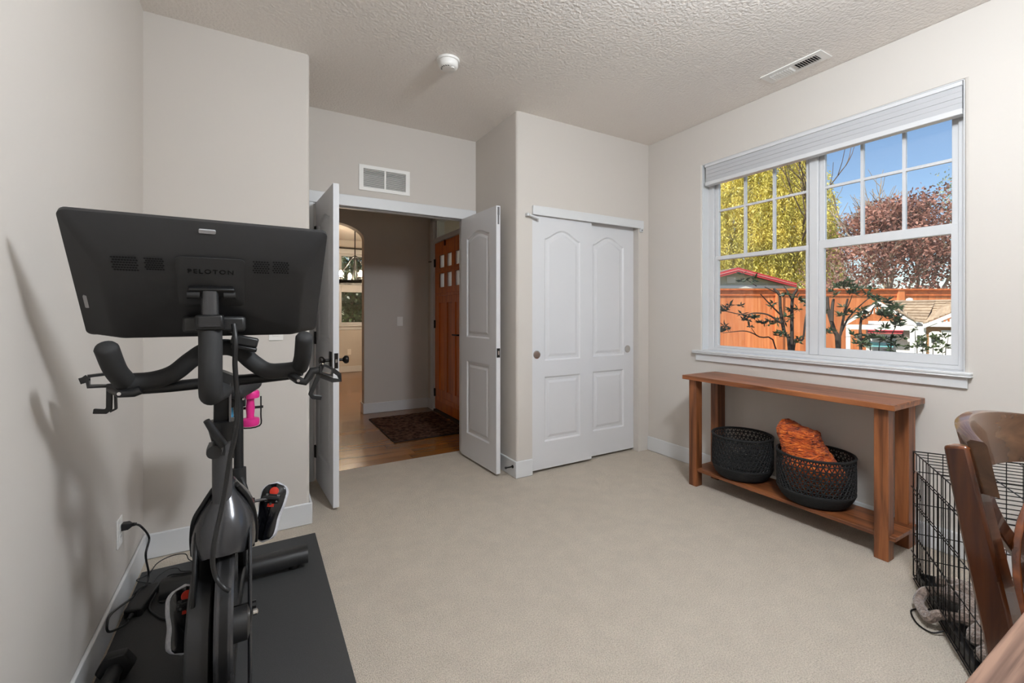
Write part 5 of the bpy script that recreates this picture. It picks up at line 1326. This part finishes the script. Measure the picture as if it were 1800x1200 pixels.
# shrubs right outside the window
def shrub(name, label, d, stems, clusters, seed, leafm='shrub_leaf', leaf=(.062, .019), n=11):
    r = np.random.default_rng(seed); base = at_d(stems[0][0][0][0], 700, d); base.z = -.3
    p = root(name, label, 'shrub', base, 'shrubs outside the window')
    for pts, r0_, r1_ in stems:
        Q = [at_d(u, v, d + dz_) for (u, v), dz_ in zip(pts, np.linspace(0, r.uniform(-.2, .2), len(pts)))]
        if pts[0][1] >= 608: Q = [Vector((Q[0].x, Q[0].y, -.3))] + Q
        Q = curve(Q, 4); m_ = len(Q)
        MB().tube(Q, [r0_ + (r1_ - r0_) * k / (m_ - 1) for k in range(m_)], 6).build('stem', 'bark_dark', p, smooth=True)
    P, D = [], []
    for (u, v, s) in clusters:
        for w_ in range(max(1, int(s * 3))):
            c = np.array(at_d(u + r.normal(0, 5 * s), v + r.normal(0, 4 * s), d + r.normal(0, .06)))
            dd = r.normal(0, 1, (n, 3)); dd[:, 2] = dd[:, 2] * .5 + .25
            P.append(np.repeat(c[None], n, 0)); D.append(dd)
    leaf_mesh('foliage', np.concatenate(P), np.concatenate(D), leaf[0], leaf[1], leafm, p, seed)
    return p
shrub('garden_shrub', 'dark-stemmed leafy shrub outside, before the left window pane', 4.8,
      [([(1388, 612), (1379, 585), (1372, 545), (1370, 518), (1360, 507)], .021, .012), ([(1392, 612), (1392, 565), (1393, 525), (1401, 508)], .021, .013), ([(1395, 612), (1411, 596), (1416, 560), (1425, 522)], .014, .007),
       ([(1373, 568), (1350, 553), (1326, 550), (1306, 553), (1268, 545)], .010, .004), ([(1364, 614), (1335, 592), (1312, 582), (1288, 583), (1270, 585)], .009, .003), ([(1371, 552), (1352, 533), (1337, 517)], .010, .005), ([(1372, 522), (1364, 514), (1344, 504)], .008, .004), ([(1392, 527), (1383, 510), (1378, 503)], .009, .005), ([(1330, 590), (1320, 575)], .005, .002), ([(1330, 503), (1318, 495), (1305, 488)], .005, .002)],
      [(1275, 541, .8), (1283, 538, .6), (1299, 540, .6), (1303, 556, 1.2), (1315, 566, 1.2), (1326, 558, .8), (1347, 560, 1.2), (1356, 536, .7), (1362, 570, 1.2), (1271, 572, .9), (1272, 583, .8), (1303, 488, 1.2), (1324, 491, .8), (1402, 538, 1.4), (1414, 540, 1.3), (1416, 600, 1.6), (1381, 588, .9), (1383, 516, .9), (1367, 588, .7), (1382, 560, 1.0), (1266, 548, .8)], 41)
shrub('garden_shrub', 'dark forked shrub with leafy top outside, beside the window mullion', 4.7,
      [([(1473, 612), (1466, 580), (1456, 545), (1454, 522)], .024, .016), ([(1475, 612), (1478, 585), (1484, 552), (1490, 525)], .019, .009), ([(1478, 585), (1492, 558), (1514, 535), (1530, 522)], .011, .004), ([(1462, 565), (1463, 540), (1465, 526)], .018, .013), ([(1484, 552), (1494, 530), (1498, 518)], .006, .003)],
      [(1488, 497, 1.2), (1480, 503, 1.2), (1498, 503, 1.4), (1522, 512, 1.6), (1503, 515, 1.4), (1535, 522, 1.0), (1485, 543, 1.2), (1452, 582, .9), (1465, 517, .8), (1450, 553, .5), (1480, 558, .9)], 42)
shrub('garden_shrub', 'broad-leaved shrub outside in front of the play house', 4.5,
      [([(1513, 612), (1512, 580), (1514, 558)], .016, .010), ([(1514, 562), (1530, 552), (1536, 540), (1548, 535)], .009, .004), ([(1566, 612), (1568, 588), (1575, 570), (1565, 552)], .006, .003), ([(1530, 612), (1520, 600), (1502, 592), (1485, 592)], .005, .002), ([(1545, 612), (1558, 600), (1575, 590)], .005, .002)],
      [(1513, 557, .6), (1520, 546, 1.0), (1552, 538, 1.8), (1568, 540, 2.0), (1575, 560, 1.8), (1556, 552, 1.4), (1585, 562, 1.2), (1560, 582, 1.4), (1520, 595, 1.6), (1508, 602, 1.2), (1535, 590, .8), (1575, 606, 1.2), (1590, 598, .6), (1500, 590, .7)], 43, leaf=(.07, .021), n=12)
shrub('garden_shrub', 'low dark twiggy shrub outside in front of the play house door', 4.4,
      [([(1612, 620), (1610, 600), (1608, 580)], .004, .002), ([(1622, 620), (1625, 600), (1628, 582)], .004, .002), ([(1640, 622), (1642, 605), (1645, 590)], .004, .002), ([(1662, 624), (1665, 605), (1668, 585)], .004, .002)],
      [(1606, 578, .6), (1610, 598, 1.0), (1625, 592, .8), (1640, 608, 1.4), (1632, 612, 1.0), (1648, 600, 1.2), (1665, 590, 1.0), (1668, 606, 1.2), (1602, 608, .8), (1655, 614, 1.0)], 44, 'dark_leaf', (.045, .02), 9)
# trees outside the dining room window
for i, (x, y, sd2, lab) in enumerate(((2.4, 13.4, 51, 'dark green tree outside the dining room window'), (3.9, 18, 52, 'brighter green tree farther right outside the dining room'))):
    t_ = root('garden_tree', lab, 'tree', (x, y, -.3)); mbt = MB(); tips = []
    branch(mbt, (x, y, -.3), (0, 0, 1), 2.6, .12, 2, random.Random(sd2), .7, .2, tips); mbt.build('trunk', 'bark', t_)
    r = np.random.default_rng(sd2); ps = np.array((x, y, 1.7)) + r.normal(0, 1, (6000, 3)) * np.array([.75, .6, .95])
    leaf_mesh('foliage', ps, r.normal(0, 1, ps.shape), .14, .08, 'dark_leaf' if i == 0 else 'pale_leaf', t_, sd2)
